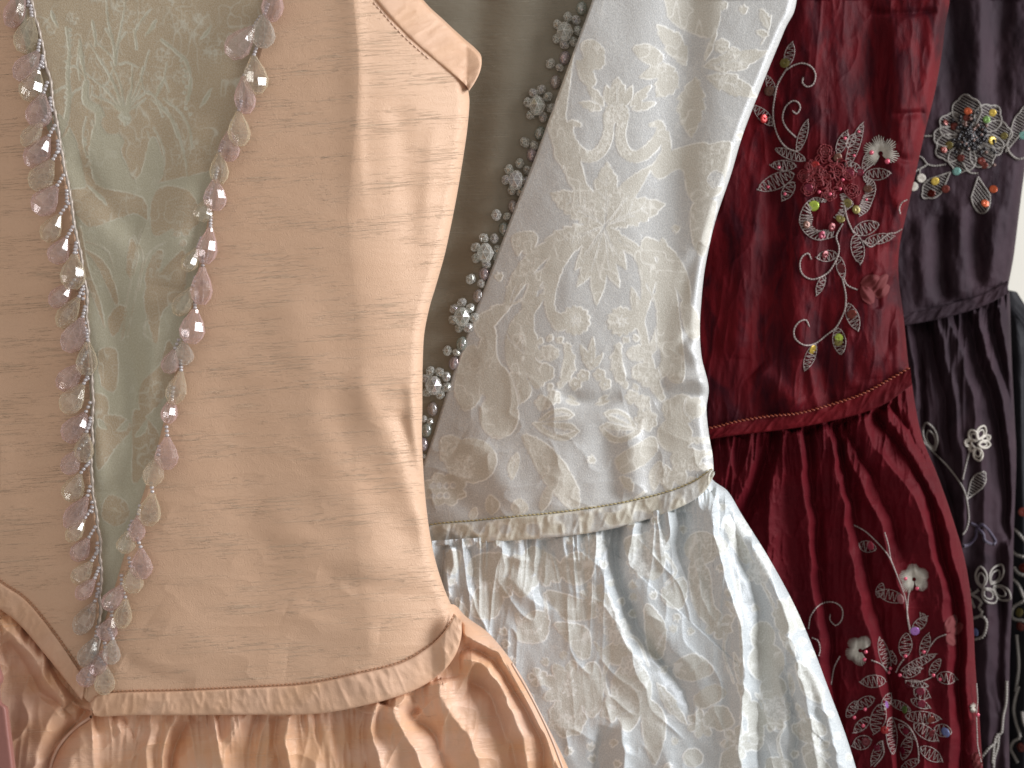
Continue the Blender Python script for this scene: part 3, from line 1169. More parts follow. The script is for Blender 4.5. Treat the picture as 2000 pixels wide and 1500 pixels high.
# lily lines
for tip in [(580, 280), (640, 380), (720, 400), (860, 420), (970, 330), (540, 460), (600, 620), (920, 560), (950, 640)]:
    CS.stroke(T([(810, 740), ((810 + tip[0]) / 2 + 20, (740 + tip[1]) / 2 - 10), tip]), 5, 2.2, 0.0)
for q in [(680, 560), (760, 600), (840, 580), (720, 680)]:
    CS.leaf(*T([(810, 740), q]), 3, val=0.0)
for c_ in [[(600, 140), (622, 260), (690, 330), (748, 400)], [(690, 190), (740, 300), (750, 390)], [(870, 200), (884, 260), (885, 320)],
           [(820, 210), (770, 280), (756, 380)], [(1060, 330), (1084, 420), (1070, 500), (1100, 600)], [(520, 260), (505, 400), (520, 520)],
           [(930, 440), (920, 520), (950, 600), (1010, 620)], [(560, 560), (480, 600), (450, 680), (430, 780)], [(450, 430), (500, 440), (560, 520)],
           [(660, 560), (700, 540), (740, 440)], [(1030, 660), (1130, 800), (1200, 1000), (1220, 1180)], [(900, 640), (960, 600), (1010, 640), (1060, 760)],
           [(620, 1060), (560, 1000), (540, 880), (560, 760)], [(700, 1000), (640, 900), (600, 780)], [(780, 420), (810, 410), (850, 415), (900, 440)]]:
    CS.stroke(T(c_), 3.4, 2.0, 0.0)
CS.disc(243, 232, 13, 0.0, scr=1.0)
CS.poly(T([(660, 790), (720, 740), (800, 800), (790, 860), (700, 870)]), 1.0)
CS.poly(T([(860, 820), (900, 770), (980, 740), (990, 850), (920, 880)]), 1.0)
for q in [(330, 190, 18), (1060, 360, 26), (1380, 340, 20), (470, 120, 22), (1290, 130, 22), (1180, 500, 28)]:
    CS.disc(q[0] * .3, q[1] * .3, q[2] * .6, 1.0, scr=1.0)
# middle: two mirrored scrolls and a waist
T2 = lambda pts: tf(0, 400, 0.3, pts)
CS.poly(T2([(460, -100), (900, -60), (960, 100), (880, 60), (760, 90), (560, 140)]), 1.0)
CS.poly(T2([(1000, 200), (980, 0), (1060, -120), (1240, -80), (1300, 100), (1200, 180), (1120, 160)]), 1.0)
for c, a, b, m in [([(560, 300), (650, 380), (720, 520), (760, 640)], 12, 30, 60),
                   ([(520, 150), (560, 420), (640, 650), (680, 800)], 20, 8, 40)]:
    CS.stroke(T2(c), a * .3, b * .3, 1.0, wm=m * .3)
CS.poly(T2([(840, 250), (820, 420), (860, 480), (900, 330), (870, 220)]), 1.0)
CS.poly(T2([(1000, 320), (940, 480), (980, 560), (1040, 420), (1060, 300)]), 1.0)
CS.poly(T2([(700, 740), (780, 650), (820, 700), (740, 860)]), 1.0)
CS.poly(T2([(940, 560), (1060, 420), (1200, 300), (1200, 560), (1060, 700), (1020, 900), (960, 760)]), 1.0)
for k in range(5):
    CS.stroke(T2([(1120, 80 + 30 * k), (1180, 60 + 34 * k), (1260, 60 + 36 * k)]), 2.2, 1.4, 1.0, scr=0.7)
CS.leaf(*T2([(670, 960), (740, 1230)]), 26, 6, val=1.0)
CS.poly(T2([(640, 950), (740, 930), (770, 1020), (750, 1210), (660, 1180), (650, 1060)]), 1.0)
CS.poly(T2([(1100, 880), (1180, 1080), (1080, 1240), (940, 1380), (900, 1280), (930, 1150), (1040, 1040)]), 1.0)
CS.poly(T2([(600, 1230), (700, 1260), (690, 1400), (610, 1380)]), 1.0)
for c in [[(560, 240), (620, 260), (700, 300), (740, 420)], [(870, 200), (930, 330), (900, 500), (860, 700), (830, 860)],
          [(1080, 240), (960, 330), (900, 560)], [(960, 700), (940, 840), (1020, 900)]]:
    CS.stroke(T2(c), 1.6, 1.2, 1.0)
# lower: leaf tongues
T3 = lambda pts: tf(0, 800, 0.3, pts)
CS.poly(T3([(640, 60), (780, 40), (860, 120), (760, 240), (640, 400), (620, 250)]), 1.0)
CS.poly(T3([(870, 0), (960, 60), (1040, 180), (1000, 320), (870, 480), (860, 260)]), 1.0)
CS.leaf(*T3([(640, 60), (700, 130)]), 12, 3, val=0.0)
CS.leaf(*T3([(760, 140), (840, 60)]), 13, 4, val=0.0)
CS.leaf(*T3([(880, 180), (960, 60)]), 13, 4, val=0.0)
CS.poly(T3([(700, 560), (820, 600), (840, 700), (760, 760), (660, 700)]), 1.0)
R_ = random.Random(5)
for k in range(9):
    t = k / 8
    CS.stroke(T2([(780 + 30 * t, 900 - 40 * t), (820 + 10 * t, 640), (860 + 14 * t, 420), (900 + 30 * t, 200 - 60 * t)]), 1.0, 0.5, 1.0 if k % 2 else 0.0)
for (x0, y0), (x1, y1), n in [((450, 180), (430, 720), 16), ((1180, 340), (1230, 760), 12), ((560, 900), (580, 1060), 6)]:
    for k in range(n):
        t = (k + .5) / n
        x, y = x0 + (x1 - x0) * t, y0 + (y1 - y0) * t
        CS.disc((x + R_.uniform(-14, 14)) * .3, y * .3, 3.2, 0.0, scr=0.9)
for p0, p1, w in [((300, 620), (420, 560), 14), ((520, 250), (560, 520), 20), ((1080, 500), (1010, 650), 16), ((400, 900), (470, 760), 14), ((940, 240), (1020, 120), 18),
                  ((330, 60), (380, 180), 16), ((1300, 260), (1380, 160), 16), ((1300, 700), (1380, 560), 18), ((700, 1340), (560, 1200), 16)]:
    CS.leaf(*T([p0, p1]), w * .5, 2, val=0.0 if CS.a[int(p0[1] * .3) + 60, int(p0[0] * .3)] > .5 else 1.0, serr=3)
for p0, p1 in [((600, 560), (560, 700)), ((650, 560), (640, 740)), ((1080, 700), (1180, 900)), ((1120, 800), (1200, 1040)), ((960, 860), (1000, 1060))]:
    CS.stroke(T([p0, ((p0[0] + p1[0]) / 2 + 12, (p0[1] + p1[1]) / 2), p1]), 1.6, 0.8, 0.0)
for (cx, cy) in [(1170, 520), (1210, 580), (1150, 590), (1190, 650)]:
    CS.disc(cx * .3, 400 + cy * .3 - 120, 7, 1.0, 5, scr=0.8)
CS.done(3, 0.9, 1.8)


def H1s(px, py):
    px, py = np.asarray(px, float), np.asarray(py, float)
    return -4.0 + folds(px, py, [([(200, 560), (250, 700), (260, 860), (230, 1000)], -3.0, 30, 26), ([(170, 380), (250, 500), (300, 620)], 2.2, 40, 36),
                                 ([(380, 200), (350, 420), (330, 560)], 2.0, 50, 30), ([(180, 700), (190, 840), (200, 960)], 2.0, 20, 20),
                                 ([(300, 640), (290, 760), (270, 900)], 1.6, 16, 18),
                                 ([(140, 300), (220, 420), (280, 450)], -2.2, 30, 24)]) + 0.8 * fbm(px / 60, py / 60, 41)


S1s = Surf(D1, H1s)
cloth('insert_panel', peach, M_STOM, D1, cv([(-330, -30), (0, 30), (300, 96), (640, 140), (1000, 168), (1330, 170)]),
      cv([(-330, 690), (0, 580), (330, 470), (700, 385), (1020, 300), (1250, 225), (1330, 200)]), yTc(-300), yTc(1325), H1s,
      step=1.6, roll=(10, 1, 10, 1), thick=10, pat=CS.fns())

# edging cord and its stitches on the left side of the insert
g = Geo()
ys = np.arange(-280, 1290, 3.0)
jig = 2.4 * np.sin(ys / 11.0) * (vnoise(ys / 40, ys * 0, 5) - .2) + 3.0 * (vnoise(ys / 26, ys * 0 + 3, 6) - .5)
c = np.stack([xR1l(ys) - 1 + jig, ys], -1)
V, F = tube_geo(S1.pt(c[:, 0], c[:, 1], 1.0), 0.00075 * (1 + 0.25 * np.sin(ys / 3.1)), 6)
g.add(V, F)
g.build('edging_cord', M_CORD, peach)

L_BEADS = [(45, -18, 18, 52, 'p'), (62, 34, 43, 102, 'y'), (74, 102, 34, 156, 'p'), (74, 137, 55, 198, 'y'), (84, 184, 70, 248, 'p'),
           (82, 238, 46, 284, 'y'), (94, 268, 58, 326, 'p'), (102, 314, 66, 370, 'y'), (110, 365, 71, 416, 'p'),
           (116, 420, 88, 470, 'y'), (129, 466, 104, 513, 'p'), (145, 497, 141, 564, 'y'), (137, 556, 101, 597, 'p'),
           (153, 582, 117, 638, 'y'), (161, 622, 131, 686, 'p'), (171, 668, 169, 732, 'y'), (156, 712, 118, 760, 'p'),
           (162, 752, 125, 804, 'y'), (166, 808, 131, 862, 'p'), (168, 846, 161, 902, 'y'), (152, 880, 128, 924, 'p'),
           (156, 926, 134, 978, 'y'), (170, 972, 131, 1030, 'p'), (164, 1014, 134, 1056, 'y'), (172, 1052, 146, 1094, 'p'),
           (178, 1098, 146, 1138, 'y'), (184, 1132, 152, 1168, 'p'), (184, 1178, 151, 1236, 'c'), (187, 1246, 163, 1300, 'c'),
           (178, 1296, 164, 1340, 'p'), (205, 1300, 204, 1356, 'y')]
R_BEADS = [(534, -30, 531, 40, 'p'), (516, 30, 512, 92, 'c'), (494, 54, 448, 110, 'p'), (495, 110, 502, 182, 'y'), (476, 150, 480, 220, 'p'),
           (466, 218, 468, 284, 'y'), (448, 256, 447, 314, 'p'), (428, 298, 428, 358, 'y'), (420, 350, 420, 410, 'p'),
           (404, 390, 392, 432, 'y'), (411, 445, 400, 514, 'p'), (385, 486, 362, 528, 'y'), (396, 522, 392, 594, 'p'),
           (376, 562, 344, 614, 'y'), (381, 604, 372, 670, 'p'), (360, 668, 357, 712, 'c'), (340, 684, 327, 728, 'p'),
           (354, 726, 338, 788, 'y'), (336, 778, 327, 826, 'p'), (327, 854, 324, 916, 'p'), (309, 892, 294, 948, 'y'),
           (298, 964, 288, 1026, 'y'), (270, 1008, 266, 1056, 'p'), (250, 1038, 243, 1080, 'y'), (276, 1072, 276, 1130, 'p'),
           (256, 1110, 262, 1158, 'y'), (238, 1144, 208, 1190, 'p'), (246, 1170, 236, 1226, 'y'), (218, 1206, 204, 1250, 'p'),
           (221, 1250, 216, 1296, 'c'), (206, 1268, 184, 1318, 'p'), (560, -110, 556, -46, 'y'), (585, -190, 580, -126, 'p')]


def drops(lst, side, S):
    for i, (x0, y0, x1, y1, k) in enumerate(lst):
        o, a = teardrop(S, peach, x0, y0, x1, y1, k, lift=0.4 + (i % 3) * 0.7)
        # short string of seed beads from the seam to the drop
        g = Geo()
        if side == 'L':
            ex, ey = float(xR1l(y0 - 26)) - 4, y0 - 26
        else:
            ex, ey = (x0 * 0.5 + (float(xL1r(y0 - 24)) + 4) * 0.5), y0 - 24
        e = S.pt(ex, ey, 2.2)
        bead_row(g, e, a, 0.00092)
        g.build('seed_bead_string', G_SEED, peach)
        if side == 'L' and i % 2 == 0:
            g2 = Geo()
            e1 = S.pt(float(xR1l(y0 + 4)) - 5, y0 + 4, 2.0)
            e2 = S.pt(float(xR1l(y0 + 30)) - 9, y0 + 32, 2.6)
            bead_row(g2, e1, e2, 0.00092)
            g2.build('seed_bead_string', G_SEED, peach)


drops(L_BEADS, 'L', S1)
drops(R_BEADS, 'R', S1)

# armhole facing, top right
OUT = [(470, -330), (650, -230), (745, -110), (822, 0), (868, 46), (905, 80), (928, 100), (940, 116), (938, 138), (928, 160), (916, 178)]
band('armhole_facing', peach, M_PEACH_BD, D1, p_stit, OUT, lambda x, y: H1(np.minimum(x, 912), y) + 0.3, lift=0.2, bulge=0.7, under=14, wr=0.3)
stitches(Surf(D1, lambda x, y: H1(x, y)), 'seam_stitching', peach, [(x - 5, y + 5) for x, y in p_stit[3:-1]], M_PSTITCH2, 6, 4, 0.28, 0.1)

# waist binding: right and left of the point
TOPR = [(176, 1372), (196, 1356), (250, 1352), (350, 1350), (500, 1343), (600, 1336), (700, 1316), (780, 1296), (836, 1264), (866, 1236), (882, 1212), (888, 1200)]
BOTR = [(184, 1398), (202, 1400), (260, 1397), (350, 1397), (500, 1396), (620, 1394), (720, 1376), (800, 1352), (856, 1320), (888, 1282), (901, 1244), (901, 1214)]
band('waist_binding', peach, M_PEACH_BD, D1, TOPR, BOTR, lambda x, y: H1(x, y) * np.clip((905 - x) / 60, 0.6, 1), lift=0.6, bulge=0.9, under=7, wr=0.32, seed=9)
TOPL = [(-200, 1010), (-90, 1076), (0, 1138), (50, 1172), (96, 1226), (136, 1282), (166, 1328)]
BOTL = [(-200, 1066), (-90, 1130), (0, 1190), (40, 1222), (86, 1276), (126, 1326), (160, 1368)]
band('waist_binding', peach, M_PEACH_BD, D1, TOPL, BOTL, H1, lift=0.6, bulge=0.9, under=7, wr=0.36, seed=12)
stitches(S1, 'seam_stitching', peach, [(x, y - 3) for x, y in TOPR[1:]], M_PSTITCH, 5, 3, 0.28, 0.3)
stitches(S1, 'seam_stitching', peach, [(x + 2, y - 3) for x, y in TOPL], M_PSTITCH, 5, 3, 0.28, 0.3)


def H1k(px, py):
    px, py = np.asarray(px, float), np.asarray(py, float)
    h = -9.0 + 0 * px
    h += folds(px, py, [
        # right of the point
        ([(240, 1410), (190, 1440), (140, 1480), (120, 1560)], 8, 44, 40, (0.1, 0)),
        ([(300, 1380), (292, 1430), (285, 1470), (286, 1600)], 6, 9, 26, (0.05, 0)),
        ([(322, 1392), (312, 1430), (304, 1500), (306, 1600)], -4, 12, 8, (0.05, 0)),
        ([(350, 1390), (324, 1440), (316, 1500), (318, 1600)], 7, 22, 7, (0.05, 0)),
        ([(372, 1392), (346, 1450), (336, 1500), (336, 1600)], -7, 10, 14, (0.05, 0)),
        ([(430, 1380), (420, 1450), (410, 1600)], 5, 30, 40, (0.1, 0)),
        ([(500, 1378), (462, 1430), (440, 1480), (440, 1600)], 5, 26, 12, (0.05, 0)),
        ([(510, 1390), (486, 1450), (480, 1600)], -5, 14, 16, (0.05, 0)),
        ([(576, 1380), (562, 1430), (562, 1500), (566, 1600)], 8, 12, 18, (0.04, 0)),
        ([(548, 1400), (542, 1460), (540, 1600)], -6, 14, 9, (0.04, 0)),
        ([(640, 1370), (625, 1440), (610, 1600)], 5, 30, 30, (0.1, 0)),
        ([(690, 1360), (684, 1440), (690, 1600)], -4, 20, 20, (0.1, 0)),
        ([(738, 1366), (722, 1410), (732, 1460), (760, 1600)], 9, 9, 20, (0.04, 0)),
        ([(716, 1388), (708, 1430), (716, 1500)], -6, 14, 8, (0.04, 0)),
        ([(790, 1350), (762, 1390), (790, 1440), (830, 1510), (860, 1600)], 8, 12, 24, (0.04, 0)),
        ([(820, 1380), (800, 1396), (840, 1430), (870, 1500)], -6, 12, 14, (0.1, 0)),
        ([(860, 1325), (870, 1380), (920, 1450), (960, 1600)], 8, 22, 26, (0.05, 0)),
        ([(900, 1290), (940, 1300), (985, 1360), (1010, 1430), (1040, 1520), (1060, 1620)], 10, 14, 16, (0.04, 0)),
        ([(912, 1330), (950, 1350), (976, 1410), (1010, 1480), (1030, 1600)], -9, 18, 20, (0.04, 0)),
        ([(900, 1240), (950, 1262), (1000, 1320), (1050, 1410), (1090, 1500), (1130, 1620)], 8, 10, 26, (0.04, 0)),
        ([(905, 1262), (950, 1284), (1000, 1348), (1040, 1420), (1070, 1500)], -5, 8, 8, (0.04, 0)),
        ([(985, 1290), (1040, 1380), (1080, 1470), (1120, 1580)], -3, 5, 7, (0.05, 0)),
        # left of the point
        ([(0, 1215), (50, 1270), (90, 1330), (130, 1372)], 8, 18, 22, (0.1, 0.1)),
        ([(30, 1212), (90, 1280), (130, 1340), (160, 1372)], -5, 10, 16, (0.1, 0.1)),
        ([(20, 1250), (44, 1300), (80, 1350), (120, 1372)], -5, 20, 10, (0.1, 0.1)),
        ([(96, 1300), (110, 1330), (118, 1352)], 4, 8, 8, (0.2, 0.2)),
        ([(120, 1378), (90, 1420), (70, 1500), (60, 1600)], 5, 50, 24, (0.1, 0)),
        ([(165, 1380), (140, 1420), (100, 1480), (84, 1600)], -9, 16, 14, (0.02, 0)),
        ([(-60, 1200), (-30, 1300), (-20, 1500)], 6, 40, 40, (0.1, 0)),
    ], 1.35, 10, 0.8)
    h += 1.6 * fbm(px / 80, py / 70, 51) + 0.7 * fbm(px / 26, py / 26, 55) + 1.8 * ridged(px / 70 + py / 200, py / 110, 57)
    edge = yTk1(px)
    h = h + gathers(px, py, edge, 17.0, 5.0, 46.0, 401)
    lim = H1(px, np.minimum(py, edge)) - 2.5 + np.clip(py - edge - 14, 0, 200) * 0.22
    return np.minimum(h - 7 * np.clip((px - 780) / 140, 0, 1), lim)


S1k = Surf(D1, H1k)
xSk1R = cv([(1100, 860), (1160, 882), (1200, 906), (1240, 958), (1310, 1012), (1400, 1060), (1500, 1110), (1600, 1150), (1700, 1190)])
yTk1 = cv([(-300, 980), (-100, 1100), (0, 1172), (60, 1226), (110, 1288), (150, 1350), (200, 1378), (350, 1384), (600, 1376), (720, 1356),
           (800, 1330), (850, 1296), (880, 1240), (900, 1188), (960, 1180), (1100, 1180)])
cloth('skirt', peach, M_PEACH_SK, D1, lambda y: np.full(np.shape(y), -260.0), xSk1R, yTk1, yTc(1680), H1k, step=2.2, roll=(26, 16, 26, 10), thick=50)
# hem line of the overlapping skirt edge beside the point, and at the far left a cloth strip standing in for an unclear blur
g = Geo()
S1k.thread(g, [(178, 1400), (150, 1420), (122, 1448), (104, 1480), (96, 1520), (94, 1600)], 0.8, False, True, 1.0)
g.build('skirt_seam', M_PSTITCH2, peach)
g = Geo()
S1k.thread(g, [(1000, 1296), (1040, 1366), (1080, 1450), (1120, 1560)], 0.6, False, True, 0.5)
g.build('skirt_seam', M_PSTITCH2, peach)
M_BLUR = silk_mat('rose_silk', rgb(150, 100, 92), rgb(140, 90, 80), rgb(160, 112, 100), rough=0.5, slub_amt=0.1, weave=0.3, sheen=0.2)  # for the added strip that stands in for a blurred shape
cloth('side_fold', peach, M_BLUR, D1 - 0.02, lambda y: np.full(np.shape(y), -240.0),
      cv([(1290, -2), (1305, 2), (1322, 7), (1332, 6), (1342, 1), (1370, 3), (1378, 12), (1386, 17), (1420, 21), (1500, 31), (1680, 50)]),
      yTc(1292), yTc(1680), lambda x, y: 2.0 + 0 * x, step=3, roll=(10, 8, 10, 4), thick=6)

# ================================================================== IVORY DRESS
D2 = 0.705
ivory = thing('dress', 'ivory floral brocade dress with crystal flower trim along its grey front', 'dress', tuple(P(1250, 1560, D2)), 'dresses hanging in a row')
xL2 = cv([(-330, 1270), (-150, 1205), (0, 1157), (90, 1124), (200, 1084), (310, 1044), (410, 1004), (520, 962), (640, 916), (760, 874), (850, 846), (920, 822), (1000, 800), (1100, 790)])
xR2 = cv([(-330, 1560), (-150, 1558), (0, 1556), (60, 1532), (160, 1491), (260, 1452), (340, 1428), (410, 1404), (460, 1390), (530, 1376), (600, 1369),
          (650, 1367), (700, 1371), (755, 1384), (800, 1380), (850, 1385), (890, 1392), (930, 1394), (1000, 1394)])
yB2 = cv([(700, 1060), (850, 1050), (1000, 1036), (1100, 1026), (1200, 1012), (1300, 985), (1360, 955), (1400, 925)])


def H2(px, py):
    px, py = np.asarray(px, float), np.asarray(py, float)
    xl, xr = xL2(py), xR2(py)
    # left half turns away to the left, groove near the side, bright roll at the edge
    h = -np.clip(1130 - 0.12 * (py - 400) - px, 0, None) ** 1.45 / 230.0
    gx = np.interp(py, [-300, 0, 120, 300, 500, 700, 900, 1000], [1330, 1345, 1340, 1325, 1312, 1292, 1275, 1270])
    d = px - gx
    h = h + np.where(d < 0, 6.0 * (1 - np.exp(-(d / 62) ** 2)), 6.0 * (1 - np.exp(-(d / 40) ** 2))) * np.clip(1.3 - py / 900.0, 0.15, 1)
    h = h - 6.0
    h = h + folds(px, py, [
        ([(1085, 770), (1150, 786), (1215, 776)], -2.6, 12, 16, (0.3, 0.3)),
        ([(1060, 800), (1140, 830), (1230, 812)], 2.2, 24, 30, (0.3, 0.3)),
        ([(1170, 820), (1190, 900), (1200, 980)], -2.4, 26, 22, (0.2, 0.1)),
        ([(1230, 830), (1240, 900), (1246, 980)], 2.4, 24, 24, (0.2, 0.1)),
        ([(1110, 860), (1090, 930), (1080, 1000)], 1.6, 26, 26, (0.2, 0.1)),
        ([(1376, 480), (1350, 520), (1330, 600)], -2.0, 16, 16, (0.2, 0.3)),
        ([(1372, 640), (1345, 655), (1320, 690)], -2.2, 12, 12, (0.0, 0.3)),
        ([(1380, 700), (1350, 690), (1325, 650)], 1.6, 10, 14, (0.0, 0.3)),
        ([(1384, 776), (1330, 770), (1280, 790)], -2.6, 12, 12, (0.0, 0.4)),
        ([(1384, 748), (1340, 740), (1300, 750)], 2.4, 14, 14, (0.0, 0.4)),
        ([(900, 860), (960, 900), (1010, 1000)], 1.8, 30, 30, (0.2, 0.1)),
        ([(860, 920), (900, 980), (960, 1020)], -1.5, 20, 24, (0.2, 0.1)),
    ])
    h = h + 1.5 * fbm(px / 100, py / 120, 61) + 0.4 * fbm(px / 34, py / 40, 64) + 0.7 * ridged(px / 70, py / 70, 66) * np.clip((py - 600) / 200, 0.1, 1)
    return h


CB = Canvas(780, -120, 1600, 1100)


def ax(y):
    return 1205 - 0.1 * (y - 210)


def both(fn, pts, *a, **k):
    """draw on both sides of the slanting axis of the damask"""
    getattr(CB, fn)(pts, *a, **k)
    getattr(CB, fn)([(2 * ax(y) - x, y) for x, y in pts], *a, **k)


def bleaf(p0, p1, w, bend=0.0, **k):
    CB.leaf(p0, p1, w, bend, **k)
    CB.leaf((2 * ax(p0[1]) - p0[0], p0[1]), (2 * ax(p1[1]) - p1[0], p1[1]), w, -bend, **k)


# top flower and C scrolls
bleaf((1176, 214), (1130, 200), 20, serr=3)
bleaf((1180, 208), (1146, 166), 22, serr=3)
CB.leaf((1205, 212), (1206, 150), 40, serr=4, vein=1)
bleaf((1192, 208), (1184, 166), 18)
CB.disc(1204, 222, 17, 1.0, 6, scr=1.0)
both('stroke', [(1186, 226), (1188, 262), (1172, 296), (1146, 306), (1122, 288), (1110, 262), (1116, 242), (1132, 244)], 17, 8, scr=0.0, wm=24)
both('stroke', [(1192, 216), (1190, 250), (1180, 284), (1162, 300)], 20, 8, scr=1.0)
# side blossoms above and big palm on the right margin
CB.disc(1160, 118, 22, 1.0, 9, ry=19)
CB.leaf((1112, 116), (1162, 122), 0.1)
CB.poly([(1136, 84), (1160, 78), (1180, 96), (1178, 112), (1158, 116), (1140, 106)])
CB.poly([(1126, 118), (1150, 126), (1164, 160), (1150, 170), (1132, 150)])
CB.poly([(1236, 94), (1262, 86), (1284, 96), (1296, 116), (1276, 128), (1250, 116)])
CB.leaf((1320, 134), (1248, 152), 34, 4, serr=3)
CB.leaf((1322, 140), (1282, 190), 50, 0, serr=4, scr=0.0)
CB.leaf((1340, 128), (1282, 48), 46, 6, serr=3)
CB.poly([(1298, -60), (1302, 20), (1310, 40), (1340, 60), (1398, 66), (1402, -60)])
CB.leaf((1374, 130), (1500, 100), 46, 4, serr=3, vein=2)
CB.leaf((1380, 150), (1480, 190), 44, -4, serr=3, vein=2)
CB.leaf((1376, 120), (1400, 60), 12, serr=2)
CB.leaf((1360, 150), (1350, 270), 60, 6, serr=5)
CB.disc(1410, 90, 14, 1.0, 6, scr=1)
CB.disc(1432, 104, 12, 1.0, 6, scr=1)
CB.leaf((1502, 56), (1486, 16), 22, serr=2, vein=1)
CB.leaf((1500, 70), (1476, 60), 14)
CB.stroke([(1506, 30), (1500, 60), (1486, 86)], 1.6)
CB.disc(1412, 10, 9, 1.0, 5, scr=.8)
# bell-shaped field borders
both('stroke', [(1112, 330), (1092, 300), (1100, 262)], 10, 16, wm=20)
CB.poly([(1104, 314), (1130, 310), (1146, 360), (1150, 392), (1132, 376), (1110, 356)])
CB.poly([(1110, 250), (1120, 320), (1088, 300), (1070, 240), (1092, 210)])
CB.poly([(1272, 330), (1300, 300), (1360, 280), (1386, 286), (1384, 340), (1368, 400), (1344, 380), (1330, 330), (1290, 350)])
CB.poly([(1356, 300), (1420, 276), (1428, 300), (1416, 350), (1404, 380), (1360, 384)])
CB.disc(1398, 350, 16, 0.0, 5, scr=1.0)
CB.disc(1384, 412, 12, 0.0, 6, scr=0.6)
CB.poly([(1352, 400), (1398, 392), (1392, 440), (1374, 500), (1352, 470)])
# great leaf flower
C0 = (1181, 441)
CB.leaf(C0, (1186, 316), 56, serr=5, vein=3, peak=0.55)
CB.leaf(C0, (1274, 322), 38, -6, serr=0)
CB.leaf(C0, (1300, 398), 60, -6, serr=6, vein=3, peak=0.5)
CB.leaf(C0, (1268, 500), 32, 8, serr=2, vein=1)
CB.leaf(C0, (1100, 330), 30, 6, serr=0)
CB.leaf(C0, (1074, 378), 62, 8, serr=7, vein=4, peak=0.5)
CB.leaf(C0, (1064, 470), 56, -8, serr=6, vein=4, peak=0.55)
CB.leaf(C0, (1122, 528), 34, -4, serr=0, vein=1)
CB.leaf(C0, (1224, 528), 32, 4, serr=0, vein=1)
CB.leaf((1172, 486), (1165, 598), 31)
CB.leaf((1170, 478), (1127, 560), 27, -3)
CB.leaf((1178, 478), (1210, 562), 27, 3)
for q in [(1140, 500), (1198, 500), (1190, 380), (1240, 420), (1230, 380), (1130, 410), (1130, 458), (1155, 530), (1190, 530)]:
    CB.stroke([C0, q], 2.2, 0.8, 0.0, smooth=False)
CB.disc(C0[0], C0[1], 3, 0.0)
# long scrolls framing the bell, ending in rosettes
both('poly', [(1122, 486), (1100, 524), (1086, 566), (1084, 602), (1094, 612), (1112, 616), (1108, 640), (1084, 644), (1066, 604), (1062, 570), (1064, 520), (1090, 484)])
both('stroke', [(1092, 476), (1050, 500), (1012, 548), (986, 606)], 26, 8, wm=34)
both('stroke', [(1078, 520), (1042, 560), (1030, 620), (1036, 668), (1056, 700)], 10, 10, wm=26)
both('stroke', [(1058, 580), (1010, 640), (1004, 700), (1022, 740)], 12, 14, wm=34)
both('stroke', [(1064, 582), (1072, 618), (1090, 640)], 3, 10)
for c in [(1124, 626), (1214, 628)]:
    CB.disc(c[0], c[1], 27, 1.0, 13, amp=0.2)
    CB.disc(c[0], c[1], 10, 1.0, 0, scr=0.9)
    for k in range(7):
        a = k * 0.9
        CB.stroke([(c[0] + 4 * math.cos(a), c[1] + 4 * math.sin(a)), (c[0] + 14 * math.cos(a + .3), c[1] + 14 * math.sin(a + .3))], 1.8, 0.8, 0.0, smooth=False)
# right-hand drapes of the scroll toward the groove
CB.poly([(1232, 560), (1256, 600), (1262, 640), (1280, 720), (1300, 780), (1290, 784), (1262, 740), (1250, 660), (1236, 620)])
CB.poly([(1290, 470), (1310, 500), (1330, 640), (1336, 740), (1300, 730), (1280, 600)])
CB.poly([(1330, 590), (1362, 610), (1366, 660), (1340, 650)])
CB.stroke([(1262, 554), (1280, 600), (1284, 700), (1300, 770)], 2, 2, 0.0)
# little sprig with four blossoms
for p1, w in [((1133, 672), 17), ((1158, 656), 14), ((1178, 690), 12), ((1146, 700), 12)]:
    CB.leaf((1154, 722), p1, w, vein=1)
for c in [(1140, 734), (1124, 750), (1171, 732), (1182, 750)]:
    CB.disc(c[0], c[1], 11, 1.0, 5, amp=0.25)
    CB.disc(c[0], c[1], 2.4, 0.0)
bleaf((1104, 782), (1132, 790), 11, serr=2)
bleaf((1108, 772), (1128, 782), 7)
# wreaths
for cx, s in [(1076, 1), (1240, -1)]:
    for k in range(11):
        a = -2.2 + k * 0.46
        r = 36
        x, y = cx + s * r * math.cos(a), 708 + r * 1.15 * math.sin(a)
        CB.leaf((x, y), (x + s * 17 * math.cos(a + .7), y + 17 * math.sin(a + .7)), 13, serr=2, scr=0.5 if k % 2 else 0)
    CB.disc(cx - 4 * s, 690, 20, 1.0, 7, scr=0.8, ry=15)
    CB.disc(cx - 12 * s, 728, 18, 1.0, 6, scr=0.0)
    CB.stroke([(cx + s * 12, 660), (cx + s * 40, 690), (cx + s * 44, 724), (cx + s * 20, 758)], 2, 2)
    CB.poly([(cx + s * 30, 668), (cx + s * 44, 700), (cx + s * 36, 740), (cx + s * 18, 744), (cx + s * 24, 706)])
    CB.disc(cx + s * 6, 776, 13, 1.0, 5, scr=.8, amp=.3)
    CB.disc(cx - s * 16, 786, 14, 1.0, 5, scr=.9, amp=.3)
# folded leaves under the wreaths
for p0, p1, w, b in [((1052, 822), (1122, 810), 24, -6), ((1040, 826), (1132, 842), 36, 8), ((1246, 836), (1180, 806), 26, 5), ((1256, 842), (1170, 834), 36, -10)]:
    CB.leaf(p0, p1, w, b, serr=0, peak=0.7)
    CB.leaf(((p0[0] * .8 + p1[0] * .2), (p0[1] * .8 + p1[1] * .2)), ((p0[0] * .1 + p1[0] * .9), (p0[1] * .1 + p1[1] * .9)), w * 0.35, b, val=0.0, scr=0.9)
